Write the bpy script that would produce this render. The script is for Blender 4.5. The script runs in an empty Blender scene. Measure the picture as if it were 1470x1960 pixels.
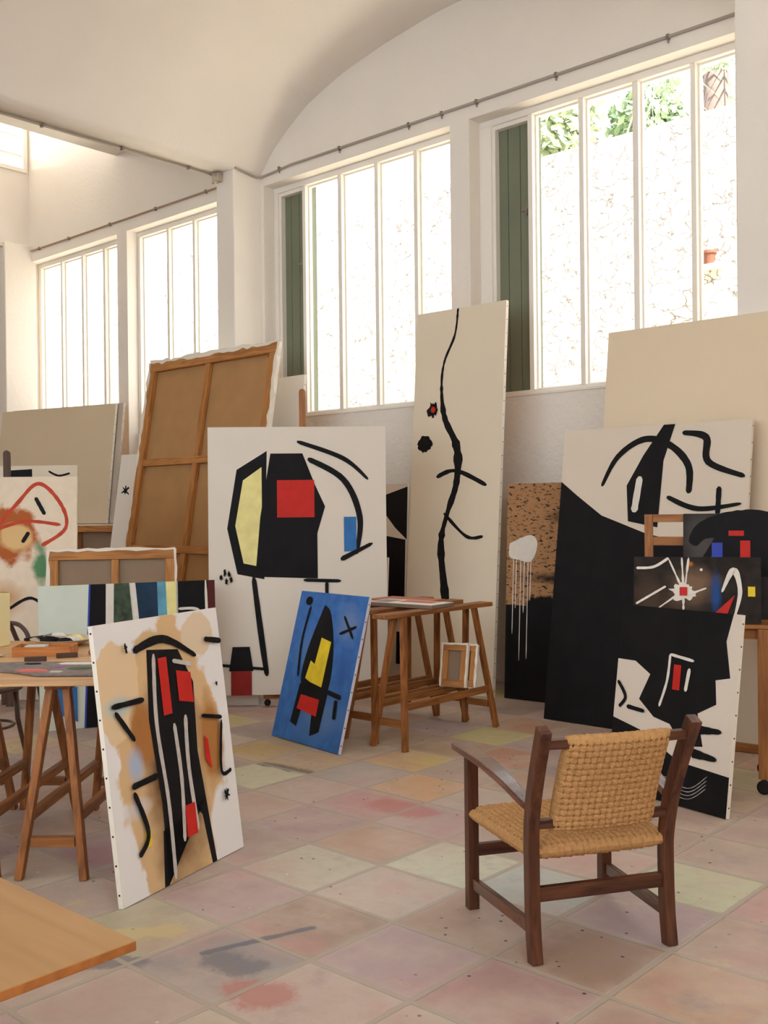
import bpy, bmesh, math, random
from mathutils import Vector, Matrix
random.seed(7)
S = bpy.context.scene
COL = S.collection
R = math.radians

# ------------------------------------------------------------------ camera, light, exposure
YAW, PITCH, ROLL, FPX = R(42.04), R(-0.171), R(-0.616), 1975.4
cd = bpy.data.cameras.new('camera'); cam = bpy.data.objects.new('camera', cd); COL.objects.link(cam); S.camera = cam
f0 = Vector((-math.sin(YAW), math.cos(YAW), 0)); r0 = Vector((math.cos(YAW), math.sin(YAW), 0)); u0 = Vector((0, 0, 1))
fw = math.cos(PITCH)*f0 + math.sin(PITCH)*u0; up = -math.sin(PITCH)*f0 + math.cos(PITCH)*u0
rt = math.cos(ROLL)*r0 + math.sin(ROLL)*up; up2 = -math.sin(ROLL)*r0 + math.cos(ROLL)*up
cam.matrix_world = Matrix(((rt.x, up2.x, -fw.x, 0), (rt.y, up2.y, -fw.y, 0), (rt.z, up2.z, -fw.z, 1.5), (0, 0, 0, 1)))
cd.sensor_fit = 'VERTICAL'; cd.sensor_height = 24; cd.lens = FPX/1960*24; cd.clip_start = 0.05; cd.clip_end = 200
S.view_settings.view_transform = 'Standard'; S.view_settings.look = 'None'; S.view_settings.gamma = 1
S.view_settings.use_curve_mapping = False
S.view_settings.exposure = 0.0
S.cycles.max_bounces = 10; S.cycles.diffuse_bounces = 6

W = bpy.data.worlds.new('sky'); S.world = W; W.use_nodes = True
W.node_tree.nodes['Background'].inputs[0].default_value = (0.82, 0.91, 1.0, 1)
W.node_tree.nodes['Background'].inputs[1].default_value = 4.1
sd = bpy.data.lights.new('sun', 'SUN'); sd.energy = 25.0; sd.angle = R(1.0); sd.color = (1, 0.97, 0.92)
so = bpy.data.objects.new('sun', sd); COL.objects.link(so)
so.rotation_euler = Vector((-0.58, 0.18, -0.79)).to_track_quat('-Z', 'Y').to_euler()
def area(name, loc, target, sx, sy, power, col=(1, 1, 1)):
    l = bpy.data.lights.new(name, 'AREA'); l.shape = 'RECTANGLE'; l.size = sx; l.size_y = sy; l.energy = power; l.color = col
    o = bpy.data.objects.new(name, l); COL.objects.link(o); o.location = loc
    o.rotation_euler = (Vector(target)-Vector(loc)).to_track_quat('-Z', 'Y').to_euler(); return o
area('daylight_through_left_clerestory', (-14.2, 5.2, 6.6), (-9, 5.2, 4.0), 3.9, 1.2, 400, (1, 0.99, 0.97))

# ------------------------------------------------------------------ materials
def lin(c):
    return tuple(((v/255)/12.92 if v/255 <= 0.04045 else (((v/255)+0.055)/1.055)**2.4) for v in c[:3]) + (1,)
def newmat(name):
    m = bpy.data.materials.new(name); m.use_nodes = True; nt = m.node_tree; return m, nt, nt.nodes['Principled BSDF']
MATS = {}
def plain(name, col, rough=0.6, bump=0.0, bscale=40, var=0.0, vscale=5, metal=0.0, spec=0.3):
    if name in MATS: return MATS[name]
    m, nt, b = newmat(name); c = lin(col)
    b.inputs['Base Color'].default_value = c; b.inputs['Roughness'].default_value = rough; b.inputs['Metallic'].default_value = metal
    b.inputs['Specular IOR Level'].default_value = spec
    tc = nt.nodes.new('ShaderNodeTexCoord')
    if var > 0:
        n = nt.nodes.new('ShaderNodeTexNoise'); n.inputs['Scale'].default_value = vscale; n.inputs['Detail'].default_value = 5
        nt.links.new(tc.outputs['Object'], n.inputs['Vector'])
        r = nt.nodes.new('ShaderNodeValToRGB')
        r.color_ramp.elements[0].position = 0.3; r.color_ramp.elements[1].position = 0.7
        r.color_ramp.elements[0].color = tuple(min(1, x*(1-var)) for x in c[:3])+(1,); r.color_ramp.elements[1].color = tuple(min(1, x*(1+var)) for x in c[:3])+(1,)
        nt.links.new(n.outputs['Fac'], r.inputs['Fac']); nt.links.new(r.outputs['Color'], b.inputs['Base Color'])
    if bump > 0:
        n = nt.nodes.new('ShaderNodeTexNoise'); n.inputs['Scale'].default_value = bscale; n.inputs['Detail'].default_value = 6
        nt.links.new(tc.outputs['Object'], n.inputs['Vector'])
        bp = nt.nodes.new('ShaderNodeBump'); bp.inputs['Strength'].default_value = bump; bp.inputs['Distance'].default_value = 0.01
        nt.links.new(n.outputs['Fac'], bp.inputs['Height']); nt.links.new(bp.outputs['Normal'], b.inputs['Normal'])
    MATS[name] = m; return m
def wood(name, c1, c2, axis='z', rough=0.5, scale=9, knots=False):
    if name in MATS: return MATS[name]
    m, nt, b = newmat(name)
    tc = nt.nodes.new('ShaderNodeTexCoord'); mp = nt.nodes.new('ShaderNodeMapping')
    sc = {'x': (0.09, 1, 1), 'y': (1, 0.09, 1), 'z': (1, 1, 0.09)}[axis]
    mp.inputs['Scale'].default_value = tuple(s*scale for s in sc); nt.links.new(tc.outputs['Object'], mp.inputs['Vector'])
    n = nt.nodes.new('ShaderNodeTexNoise'); n.inputs['Scale'].default_value = 4; n.inputs['Detail'].default_value = 8; n.inputs['Distortion'].default_value = 0.8
    nt.links.new(mp.outputs['Vector'], n.inputs['Vector'])
    r = nt.nodes.new('ShaderNodeValToRGB'); r.color_ramp.elements[0].position = 0.34; r.color_ramp.elements[1].position = 0.68
    r.color_ramp.elements[0].color = lin(c1); r.color_ramp.elements[1].color = lin(c2)
    nt.links.new(n.outputs['Fac'], r.inputs['Fac'])
    out = r.outputs['Color']
    if knots:
        v = nt.nodes.new('ShaderNodeTexVoronoi'); v.inputs['Scale'].default_value = 4.2; nt.links.new(tc.outputs['Object'], v.inputs['Vector'])
        r2 = nt.nodes.new('ShaderNodeValToRGB'); r2.color_ramp.elements[0].position = 0.04; r2.color_ramp.elements[1].position = 0.1
        r2.color_ramp.elements[0].color = (0.25, 0.2, 0.18, 1); r2.color_ramp.elements[1].color = (1, 1, 1, 1)
        nt.links.new(v.outputs['Distance'], r2.inputs['Fac'])
        mx = nt.nodes.new('ShaderNodeMixRGB'); mx.blend_type = 'MULTIPLY'; mx.inputs['Fac'].default_value = 0.8
        nt.links.new(out, mx.inputs[1]); nt.links.new(r2.outputs['Color'], mx.inputs[2]); out = mx.outputs[0]
    nt.links.new(out, b.inputs['Base Color'])
    b.inputs['Roughness'].default_value = rough; b.inputs['Specular IOR Level'].default_value = 0.35
    bp = nt.nodes.new('ShaderNodeBump'); bp.inputs['Strength'].default_value = 0.15; bp.inputs['Distance'].default_value = 0.003
    nt.links.new(n.outputs['Fac'], bp.inputs['Height']); nt.links.new(bp.outputs['Normal'], b.inputs['Normal'])
    MATS[name] = m; return m
def washes(name, base, blobs, rough=0.75, grain=0.0, splat=None, fade=None):
    """painted canvas ground: soft-edged noisy patches of pigment laid over a base colour (object coordinates, metres)"""
    m, nt, b = newmat(name); L = nt.links
    tc = nt.nodes.new('ShaderNodeTexCoord'); sp = nt.nodes.new('ShaderNodeSeparateXYZ'); L.new(tc.outputs['Object'], sp.inputs[0])
    def mth(op, a, bb=None, clamp=False):
        n = nt.nodes.new('ShaderNodeMath'); n.operation = op; n.use_clamp = clamp
        for i, v in enumerate((a, bb)):
            if v is None: continue
            if isinstance(v, (int, float)): n.inputs[i].default_value = v
            else: L.new(v, n.inputs[i])
        return n.outputs[0]
    cur = nt.nodes.new('ShaderNodeRGB'); cur.outputs[0].default_value = lin(base); cur = cur.outputs[0]
    if grain:
        n = nt.nodes.new('ShaderNodeTexNoise'); n.inputs['Scale'].default_value = 14; n.inputs['Detail'].default_value = 6; L.new(tc.outputs['Object'], n.inputs['Vector'])
        r = nt.nodes.new('ShaderNodeValToRGB'); c = lin(base); r.color_ramp.elements[0].position = 0.3; r.color_ramp.elements[1].position = 0.75
        r.color_ramp.elements[0].color = tuple(x*(1-grain) for x in c[:3])+(1,); r.color_ramp.elements[1].color = tuple(min(1, x*(1+grain)+0.02*grain) for x in c[:3])+(1,)
        L.new(n.outputs['Fac'], r.inputs['Fac']); cur = r.outputs['Color']
    for i, (cx, cz, rx, rz, col, soft, amp) in enumerate(blobs):
        dx = mth('MULTIPLY', mth('SUBTRACT', sp.outputs[0], cx), 1/rx); dz = mth('MULTIPLY', mth('SUBTRACT', sp.outputs[2], cz), 1/rz)
        d = mth('SQRT', mth('ADD', mth('MULTIPLY', dx, dx), mth('MULTIPLY', dz, dz)))
        mp = nt.nodes.new('ShaderNodeMapping'); mp.inputs['Location'].default_value = (i*3.7, i*1.3, 0); L.new(tc.outputs['Object'], mp.inputs['Vector'])
        n = nt.nodes.new('ShaderNodeTexNoise'); n.inputs['Scale'].default_value = 7; n.inputs['Detail'].default_value = 7; L.new(mp.outputs['Vector'], n.inputs['Vector'])
        d = mth('ADD', d, mth('MULTIPLY', mth('SUBTRACT', n.outputs['Fac'], 0.5), amp))
        f = mth('MULTIPLY', mth('SUBTRACT', 1.0, d), 1/max(soft, 0.01), clamp=True)
        mx = nt.nodes.new('ShaderNodeMixRGB'); L.new(f, mx.inputs[0]); L.new(cur, mx.inputs[1]); mx.inputs[2].default_value = lin(col); cur = mx.outputs[0]
    if splat:
        col, dens, scale = splat
        mp = nt.nodes.new('ShaderNodeMapping'); mp.inputs['Rotation'].default_value = (0, R(35), 0); mp.inputs['Scale'].default_value = (scale, scale, scale*2.6); L.new(tc.outputs['Object'], mp.inputs['Vector'])
        n = nt.nodes.new('ShaderNodeTexNoise'); n.inputs['Scale'].default_value = 1; n.inputs['Detail'].default_value = 5; n.inputs['Roughness'].default_value = 0.7; L.new(mp.outputs['Vector'], n.inputs['Vector'])
        f = mth('MULTIPLY', mth('SUBTRACT', n.outputs['Fac'], dens), 30, clamp=True)
        mx = nt.nodes.new('ShaderNodeMixRGB'); L.new(f, mx.inputs[0]); L.new(cur, mx.inputs[1]); mx.inputs[2].default_value = lin(col); cur = mx.outputs[0]
    L.new(cur, b.inputs['Base Color']); b.inputs['Roughness'].default_value = rough; b.inputs['Specular IOR Level'].default_value = 0.15
    return m

PLASTER = plain('white_plaster', (238, 231, 221), 0.9, bump=0.35, bscale=25, var=0.02, vscale=1.5)
ROUGHPL = plain('rough_white_plaster', (238, 232, 222), 0.9, bump=0.9, bscale=18)
FRAMEW = plain('white_window_paint', (240, 234, 224), 0.5)
SHUT = plain('grey_green_paint', (118, 124, 104), 0.6, bump=0.1, var=0.05, vscale=3)
BLACK = plain('black_paint', (22, 20, 21), 0.6, var=0.25, vscale=8, spec=0.15)
BLACKG = plain('dry_black_paint', (30, 27, 26), 0.8, var=0.4, vscale=60, spec=0.1)
RED = plain('red_paint', (196, 34, 24), 0.6, var=0.1, vscale=12)
DRED = plain('dark_red_paint', (140, 26, 20), 0.6, var=0.1, vscale=12)
YEL = plain('yellow_paint', (226, 196, 42), 0.6, var=0.14, vscale=14)
PYEL = plain('pale_yellow_paint', (233, 222, 150), 0.7, var=0.1, vscale=9)
BLUE = plain('blue_paint', (48, 112, 178), 0.6, var=0.15, vscale=12)
UBLUE = plain('ultramarine_paint', (52, 74, 178), 0.6, var=0.15, vscale=12)
WHITEP = plain('white_paint', (226, 218, 206), 0.7, var=0.05, vscale=20)
GREYP = plain('pale_grey_paint', (196, 186, 178), 0.6, var=0.12, vscale=30)
CREAM = plain('primed_canvas', (234, 225, 210), 0.85, bump=0.12, bscale=300, var=0.02, vscale=2)
SHEET = plain('unbleached_canvas', (214, 200, 174), 0.9, bump=0.15, bscale=300, var=0.03, vscale=2)
LINEN = plain('raw_linen_back', (180, 138, 92), 0.95, bump=0.2, bscale=250, var=0.06, vscale=6)
DLINEN = plain('grey_linen_back', (150, 128, 106), 0.95, bump=0.2, bscale=250, var=0.06, vscale=6)
STRX = wood('stretcher_wood_x', (158, 102, 52), (198, 138, 76), 'x', 0.65); STRZ = wood('stretcher_wood_z', (158, 102, 52), (198, 138, 76), 'z', 0.65)
HX = wood('trestle_wood_x', (112, 66, 32), (162, 104, 54), 'x', 0.5, knots=True); HY = wood('trestle_wood_y', (112, 66, 32), (162, 104, 54), 'y', 0.5, knots=True)
HZ = wood('trestle_wood_z', (116, 68, 32), (168, 106, 54), 'z', 0.5, knots=True)
EZ = wood('easel_wood_z', (134, 82, 42), (176, 118, 66), 'z', 0.5); EX = wood('easel_wood_x', (134, 82, 42), (176, 118, 66), 'x', 0.5)
DKZ = wood('dark_easel_wood', (62, 42, 30), (92, 62, 42), 'z', 0.5)
CHZ = wood('chair_wood_z', (58, 30, 20), (104, 60, 38), 'z', 0.38); CHX = wood('chair_wood_x', (58, 30, 20), (104, 60, 38), 'x', 0.38); CHY = wood('chair_wood_y', (66, 36, 24), (116, 72, 48), 'y', 0.24)
PLY = wood('varnished_ply', (160, 116, 68), (180, 136, 84), 'x', 0.42, scale=3); PLYE = wood('ply_edge', (150, 88, 38), (176, 108, 50), 'x', 0.55, scale=6)
TTOP = wood('table_board', (190, 146, 100), (214, 172, 124), 'x', 0.55, scale=4)
METAL = plain('dull_metal', (138, 128, 116), 0.45, metal=0.3); DMETAL = plain('black_metal', (40, 38, 38), 0.4, metal=0.6)
TACK = plain('tack_head', (46, 42, 42), 0.4, metal=0.4)
CONDUIT = plain('grey_conduit', (172, 160, 148), 0.5)
CORD = plain('paper_cord', (190, 142, 90), 0.85, bump=0.5, bscale=160, var=0.14, vscale=70)

# ------------------------------------------------------------------ mesh helpers
class MB:
    def __init__(s): s.v = []; s.f = []; s.m = []
    def box(s, x0, x1, y0, y1, z0, z1, mi=0):
        i = len(s.v); s.v += [(x0,y0,z0),(x1,y0,z0),(x1,y1,z0),(x0,y1,z0),(x0,y0,z1),(x1,y0,z1),(x1,y1,z1),(x0,y1,z1)]
        for q in ((0,3,2,1),(4,5,6,7),(0,1,5,4),(1,2,6,5),(2,3,7,6),(3,0,4,7)): s.f.append([i+k for k in q]); s.m.append(mi)
    def beam(s, a, b, w, d, side=None, mi=0, w2=None, d2=None):
        a = Vector(a); b = Vector(b); t = (b-a).normalized(); sd_ = Vector(side) if side is not None else (Vector((1,0,0)) if abs(t.x) < 0.8 else Vector((0,1,0)))
        sx = (sd_ - t*sd_.dot(t)).normalized(); sy = t.cross(sx); i = len(s.v)
        for p, ww, dd in ((a, w, d), (b, w2 or w, d2 or d)):
            for cx, cy in ((-1,-1),(1,-1),(1,1),(-1,1)): s.v.append(tuple(p + sx*cx*ww/2 + sy*cy*dd/2))
        for q in ((0,3,2,1),(4,5,6,7),(0,1,5,4),(1,2,6,5),(2,3,7,6),(3,0,4,7)): s.f.append([i+k for k in q]); s.m.append(mi)
    def path(s, pts, w, d, side, mi=0):
        """continuous rectangular-section bar through pts; w/d may be lists"""
        P = [Vector(p) for p in pts]; n = len(P); i0 = len(s.v)
        for k, p in enumerate(P):
            t = (P[min(k+1, n-1)] - P[max(k-1, 0)]).normalized(); sv = Vector(side)
            sx = (sv - t*sv.dot(t)).normalized(); sy = t.cross(sx); ww = w[k] if isinstance(w, (list, tuple)) else w; dd = d[k] if isinstance(d, (list, tuple)) else d
            for cx, cy in ((-1,-1),(1,-1),(1,1),(-1,1)): s.v.append(tuple(p + sx*cx*ww/2 + sy*cy*dd/2))
        for k in range(n-1):
            a = i0+4*k
            for j in range(4): s.f.append([a+j, a+(j+1)%4, a+4+(j+1)%4, a+4+j]); s.m.append(mi)
        s.f.append([i0+3, i0+2, i0+1, i0]); s.m.append(mi); e = i0+4*(n-1); s.f.append([e, e+1, e+2, e+3]); s.m.append(mi)
    def tube(s, pts, r, n=8, mi=0, cap=True):
        P = [Vector(p) for p in pts]; i0 = len(s.v); N = len(P)
        up_ = Vector((0.13, 0.21, 0.97)).normalized()
        for k, p in enumerate(P):
            t = (P[min(k+1, N-1)] - P[max(k-1, 0)]).normalized(); a = t.cross(up_)
            if a.length < 0.1: a = t.cross(Vector((1, 0, 0)))
            a.normalize(); b = t.cross(a); rr = r[k] if isinstance(r, (list, tuple)) else r
            for j in range(n): an = 2*math.pi*j/n; s.v.append(tuple(p + a*math.cos(an)*rr + b*math.sin(an)*rr))
        for k in range(N-1):
            for j in range(n): s.f.append([i0+k*n+j, i0+k*n+(j+1)%n, i0+(k+1)*n+(j+1)%n, i0+(k+1)*n+j]); s.m.append(mi)
        if cap: s.f.append([i0+j for j in range(n)][::-1]); s.m.append(mi); s.f.append([i0+(N-1)*n+j for j in range(n)]); s.m.append(mi)
    def lathe(s, prof, c=(0,0,0), n=20, mi=0, axis='z'):
        i0 = len(s.v)
        for r_, z in prof:
            for j in range(n):
                an = 2*math.pi*j/n; x, y = r_*math.cos(an), r_*math.sin(an)
                s.v.append((c[0]+x, c[1]+y, c[2]+z) if axis == 'z' else ((c[0]+x, c[1]+z, c[2]+y) if axis == 'y' else (c[0]+z, c[1]+x, c[2]+y)))
        for k in range(len(prof)-1):
            for j in range(n): s.f.append([i0+k*n+j, i0+k*n+(j+1)%n, i0+(k+1)*n+(j+1)%n, i0+(k+1)*n+j]); s.m.append(mi)
        s.f.append([i0+j for j in range(n)][::-1]); s.m.append(mi); s.f.append([i0+(len(prof)-1)*n+j for j in range(n)]); s.m.append(mi)
    def poly(s, pts, mi=0): i = len(s.v); s.v += [tuple(p) for p in pts]; s.f.append(list(range(i, i+len(pts)))); s.m.append(mi)
    def build(s, name, mats, parent=None, bevel=0, smooth=False, kind=None, loc=None):
        me = bpy.data.meshes.new(name); me.from_pydata(s.v, [], s.f); me.update()
        for mt in (mats if isinstance(mats, (list, tuple)) else [mats]): me.materials.append(mt)
        for p, mi in zip(me.polygons, s.m): p.material_index = mi; p.use_smooth = smooth
        o = bpy.data.objects.new(name, me); COL.objects.link(o)
        if parent: o.parent = parent
        if loc: o.location = loc
        if kind: o['kind'] = kind
        if bevel:
            bv = o.modifiers.new('bevel', 'BEVEL'); bv.width = bevel; bv.segments = 2; bv.limit_method = 'ANGLE'
        return o
def thing(name, label, cat, loc=(0,0,0), rot=(0,0,0), group=None):
    o = bpy.data.objects.new(name, None); COL.objects.link(o); o.location = loc; o.rotation_euler = rot; o.empty_display_size = 0.1
    o['label'] = label; o['category'] = cat
    if group: o['group'] = group
    return o
def tag(o, label, cat, group=None):
    o['label'] = label; o['category'] = cat
    if group: o['group'] = group
    return o
def copy_tree(o, parent=None):
    c = o.copy(); COL.objects.link(c); c.parent = parent
    for ch in [x for x in bpy.data.objects if x.parent == o]: copy_tree(ch, c)
    return c
def spline(pts, n=10):
    out = []; P = [pts[0]] + list(pts) + [pts[-1]]
    for k in range(1, len(P)-2):
        for j in range(n):
            t = j/n; a, b, c, d = P[k-1], P[k], P[k+1], P[k+2]
            out.append(tuple(0.5*((2*b[i]) + (c[i]-a[i])*t + (2*a[i]-5*b[i]+4*c[i]-d[i])*t*t + (3*b[i]-a[i]-3*c[i]+d[i])*t**3) for i in range(len(b))))
    out.append(tuple(pts[-1])); return out

# ------------------------------------------------------------------ the setting
Y1, YW = 6.90, 7.04           # upper wall face, window frame face
ZS, ZH = 2.41, 4.745          # sill, window head
XP0, XP1 = -8.113, -7.847     # pillar between the two bays
b = MB()
b.box(-14.9, 2.7, Y1, 7.30, ZH, 4.95); b.box(-12.6, 2.7, Y1, 7.30, 4.95, 6.75)
for x0, x1 in ((-14.9, -12.40), (-10.38, -10.18), (-8.16, -7.80), (-5.424, -5.222), (-2.80, -2.5), (-0.10, 0.10)): b.box(x0, x1, Y1, 7.30, 0, ZH)
b.build('wall_back', PLASTER, kind='structure')
b = MB()
for x0, x1 in ((-12.40, -10.38), (-10.18, -8.16), (-7.80, -5.424), (-5.222, -2.80), (-2.5, -0.10), (0.10, 2.5)): b.box(x0, x1, YW-0.01, 7.30, 0, ZS)
b.build('wall_back_lower', ROUGHPL, kind='structure')
for x0, x1, n in ((XP0, XP1, 0), (-2.79, -2.52, 1)):
    b = MB(); b.box(x0, x1, 6.55, 6.93, 0, 4.87); b.build('pillar', PLASTER, kind='structure', bevel=0.012)
b = MB(); b.box(-12.9, -12.30, 6.52, 6.95, 0, 4.95); b.build('pillar', PLASTER, kind='structure', bevel=0.012)
# left wall: upper part carries the louvred clerestory, below it is open past the pillar
b = MB(); XL = -12.37
b.box(-12.6, XL, 6.87, 6.93, 4.9, 6.75); b.box(-12.6, XL, -4.2, 6.87, 4.9, 5.89); b.box(-12.6, XL, -4.2, 3.2, 5.89, 6.75)
b.build('wall_left', PLASTER, kind='structure')
b = MB(); b.box(-15.0, -14.85, -4.2, 7.3, 0, 4.95); b.build('wall_left_far', PLASTER, kind='structure')
b = MB()
b.box(-15.0, 2.7, -4.4, -4.2, 0, 1.6); b.box(-12.6, 2.7, -4.4, -4.2, 4.9, 6.75)
for x0, x1 in ((-15.0, -8.0), (-5.9, -5.6), (-3.4, -3.1), (-1.3, -1.0), (0.9, 2.7)): b.box(x0, x1, -4.4, -4.2, 1.6, 4.9)
b.build('wall_front', PLASTER, kind='structure')
b = MB(); b.box(2.5, 2.7, -4.4, 7.3, 0, 1.6); b.box(2.5, 2.7, -4.4, 7.3, 4.9, 6.75)
for y0, y1 in ((-4.4, -3.1), (-1.0, -0.8), (1.3, 7.3)): b.box(2.5, 2.7, y0, y1, 1.6, 4.9)
b.build('wall_right', PLASTER, kind='structure')
# vaulted ceiling over each bay, beam slab in the far bay, flat slab over it, added overhangs against the sun
VP = [(1.0, 4.845), (0.93, 5.04), (0.86, 5.18), (0.806, 5.27), (0.72, 5.39), (0.636, 5.47), (0.53, 5.555), (0.43, 5.61), (0.32, 5.665), (0.22, 5.70), (0.1, 5.74), (0, 5.755)]
def vault(name, xc, hw, lip0, lip1):
    prof = [(xc-hw*u, z) for u, z in VP] + [(xc+hw*u, z) for u, z in VP[::-1][1:]]
    sm = spline(prof, 4); low = [(lip0, 4.845)] + sm + [(lip1, 4.845)]; n = len(low)
    top = [(x, max(z+0.12, 5.05)) for x, z in low]; m = MB()
    for y in (-4.2, 6.92): m.v += [(x, y, z) for x, z in low]; m.v += [(x, y, z) for x, z in top]
    for k in range(n-1):
        m.f.append([k, k+1, 2*n+k+1, 2*n+k]); m.f.append([n+k+1, n+k, 3*n+k, 3*n+k+1]); m.m += [0, 0]
    m.f.append([0, 2*n, 3*n, n]); m.f.append([n-1, 2*n-1, 4*n-1, 3*n-1]); m.m += [0, 0]
    o = m.build(name, PLASTER, kind='structure', smooth=True); return o
vault('ceiling', -5.319, 2.53, XP0, -2.65)
vault('ceiling', -0.01, 2.51, -2.65, 2.6)
b = MB(); b.box(-12.6, XP0+0.02, -4.2, 7.3, 6.62, 6.75); b.build('ceiling', PLASTER, kind='structure')
b = MB(); b.box(-15, -12.6, -4.2, 6.9, 4.95, 5.05); b.build('ceiling', PLASTER, kind='structure')
b = MB(); b.box(-10.379, -10.156, -4.2, 6.92, 5.66, 6.62); b.build('ceiling_beam', PLASTER, kind='structure')
b = MB(); b.box(XP0, 6.5, -4.4, 7.3, 6.75, 6.85); b.box(-13, 2.7, -8.6, -4.2, 6.75, 6.9); b.box(XP0+0.0, XP0+0.1, -4.2, 6.9, 5.0, 6.75)  # unseen overhangs beyond the walls, added to shade the openings from sun
b.build('roof_with_sun_overhangs', PLASTER, kind='structure')

# floor: clay tiles with paint marks, each tile its own fired colour
PX, PY, OX, OY = 0.438, 0.417, -1.617, 2.373
def tidx(x, y): return (math.floor((x-OX)/PX), math.floor((y-OY)/PY))
pal = [(186,156,138), (178,150,134), (190,164,146), (174,142,122), (182,150,140), (168,142,130), (188,150,126), (176,146,140), (194,170,146), (170,136,116)]
def fl(px, py):
    d = rt*((px-735)/FPX) - up2*((py-980)/FPX) + fw; t = -1.5/d.z; return d.x*t, d.y*t
over = {}
for px, py, c in [(880,1640,(202,194,166)),(1060,1735,(190,184,170)),(1370,1690,(198,188,152)),(1000,1405,(192,172,112)),(990,1335,(190,172,112)),(800,1455,(202,168,108)),
    (540,1455,(190,156,112)),(500,1500,(196,182,148)),(560,1540,(196,182,150)),(720,1555,(186,144,132)),(790,1510,(206,158,118)),(1010,1450,(186,134,108)),(1080,1390,(176,128,98)),
    (470,1565,(196,160,140)),(1350,1880,(188,140,128)),(470,1915,(188,158,142)),(700,1650,(194,176,152)),(1290,1905,(186,146,118)),(950,1900,(184,140,98)),(1440,1740,(188,146,134)),
    (330,1790,(178,160,128)),(430,1810,(162,144,134)),(600,1400,(184,158,108)),(450,1390,(196,172,118)),(470,1440,(200,164,108)),(640,1480,(188,146,108)),(700,1500,(182,162,150)),(860,1420,(176,142,112)),(240,1640,(176,136,136)),(90,1420,(200,176,126)),(1430,1480,(190,172,136)),(1330,1520,(186,160,130)),(760,1400,(172,140,112)),(1180,1640,(190,156,138)),(1050,1940,(170,132,122))]:
    over[tidx(*fl(px, py))] = c
me = bpy.data.meshes.new('floor'); vs = []; fs = []; cols = []; uvq = []
rnd = random.Random(3)
for i in range(-32, 11):
    for j in range(-17, 12):
        x0, y0 = OX+i*PX, OY+j*PY; k = len(vs); vs += [(x0, y0, 0), (x0+PX, y0, 0), (x0+PX, y0+PY, 0), (x0, y0+PY, 0)]; fs.append((k, k+1, k+2, k+3))
        c = over.get((i, j)) or rnd.choice(pal)
        jt = rnd.uniform(-7, 7); cc = lin([min(255, max(0, v+jt)) for v in c]); cols.append((cc[0]*1.03, cc[1]*1.15, cc[2]*1.24, 1))
        uvq.append((rnd.random()*50, rnd.random()*50))
me.from_pydata(vs, [], fs); ca = me.color_attributes.new('tile_colour', 'FLOAT_COLOR', 'CORNER'); ua = me.uv_layers.new(name='tile')
for p in me.polygons:
    for q, li in enumerate(p.loop_indices):
        ca.data[li].color = cols[p.index]; ua.data[li].uv = ((0,0),(1,0),(1,1),(0,1))[q]
m, nt, bs = newmat('painted_clay_tiles'); L = nt.links
def N(t): return nt.nodes.new(t)
def mth(op, a, bb=None, clamp=False):
    n = N('ShaderNodeMath'); n.operation = op; n.use_clamp = clamp
    for i, v in enumerate((a, bb)):
        if v is None: continue
        if isinstance(v, (int, float)): n.inputs[i].default_value = v
        else: L.new(v, n.inputs[i])
    return n.outputs[0]
def noise(sc, det=6, rough=0.55, off=0, src=None):
    mp = N('ShaderNodeMapping'); mp.inputs['Location'].default_value = (off, off*0.7, 0); L.new(src or tc.outputs['Object'], mp.inputs['Vector'])
    n = N('ShaderNodeTexNoise'); n.inputs['Scale'].default_value = sc; n.inputs['Detail'].default_value = det; n.inputs['Roughness'].default_value = rough; L.new(mp.outputs['Vector'], n.inputs['Vector']); return n.outputs['Fac']
def mix(f, a, bcol, mode='MIX'):
    n = N('ShaderNodeMixRGB'); n.blend_type = mode
    if isinstance(f, (int, float)): n.inputs[0].default_value = f
    else: L.new(f, n.inputs[0])
    L.new(a, n.inputs[1])
    if isinstance(bcol, tuple): n.inputs[2].default_value = bcol
    else: L.new(bcol, n.inputs[2])
    return n.outputs[0]
tc = N('ShaderNodeTexCoord'); at = N('ShaderNodeVertexColor'); at.layer_name = 'tile_colour'
uvn = N('ShaderNodeUVMap'); uvn.uv_map = 'tile'; sp = N('ShaderNodeSeparateXYZ'); L.new(uvn.outputs[0], sp.inputs[0])
ex = mth('MINIMUM', sp.outputs[0], mth('SUBTRACT', 1.0, sp.outputs[0])); ey = mth('MINIMUM', sp.outputs[1], mth('SUBTRACT', 1.0, sp.outputs[1]))
ed = mth('ADD', mth('MINIMUM', ex, ey), mth('MULTIPLY', mth('SUBTRACT', noise(22), 0.5), 0.018))
grout = mth('MULTIPLY', mth('SUBTRACT', 0.033, ed), 90, clamp=True)
worn = mth('MULTIPLY', mth('SUBTRACT', 0.12, ed), 5, clamp=True)
c = at.outputs['Color']
c = mix(mth('MULTIPLY', mth('SUBTRACT', noise(2.8, 8, 0.6, off=3), 0.44), 2.6, clamp=True), c, lin((206, 186, 170)))
c = mix(mth('MULTIPLY', mth('SUBTRACT', noise(1.9, off=9), 0.54), 3.4, clamp=True), c, lin((198, 146, 142)))
c = mix(mth('MULTIPLY', mth('SUBTRACT', noise(3.1, 8, 0.65, off=15), 0.57), 4.0, clamp=True), c, lin((150, 138, 138)))
c = mix(mth('MULTIPLY', mth('SUBTRACT', noise(4.5, 9, 0.75, off=21), 0.635), 9, clamp=True), c, lin((98, 98, 108)))
c = mix(mth('MULTIPLY', mth('SUBTRACT', noise(3.7, 9, 0.72, off=31), 0.62), 7, clamp=True), c, lin((214, 190, 140)))
c = mix(mth('MULTIPLY', worn, 0.35), c, lin((208, 196, 182)))
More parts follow.
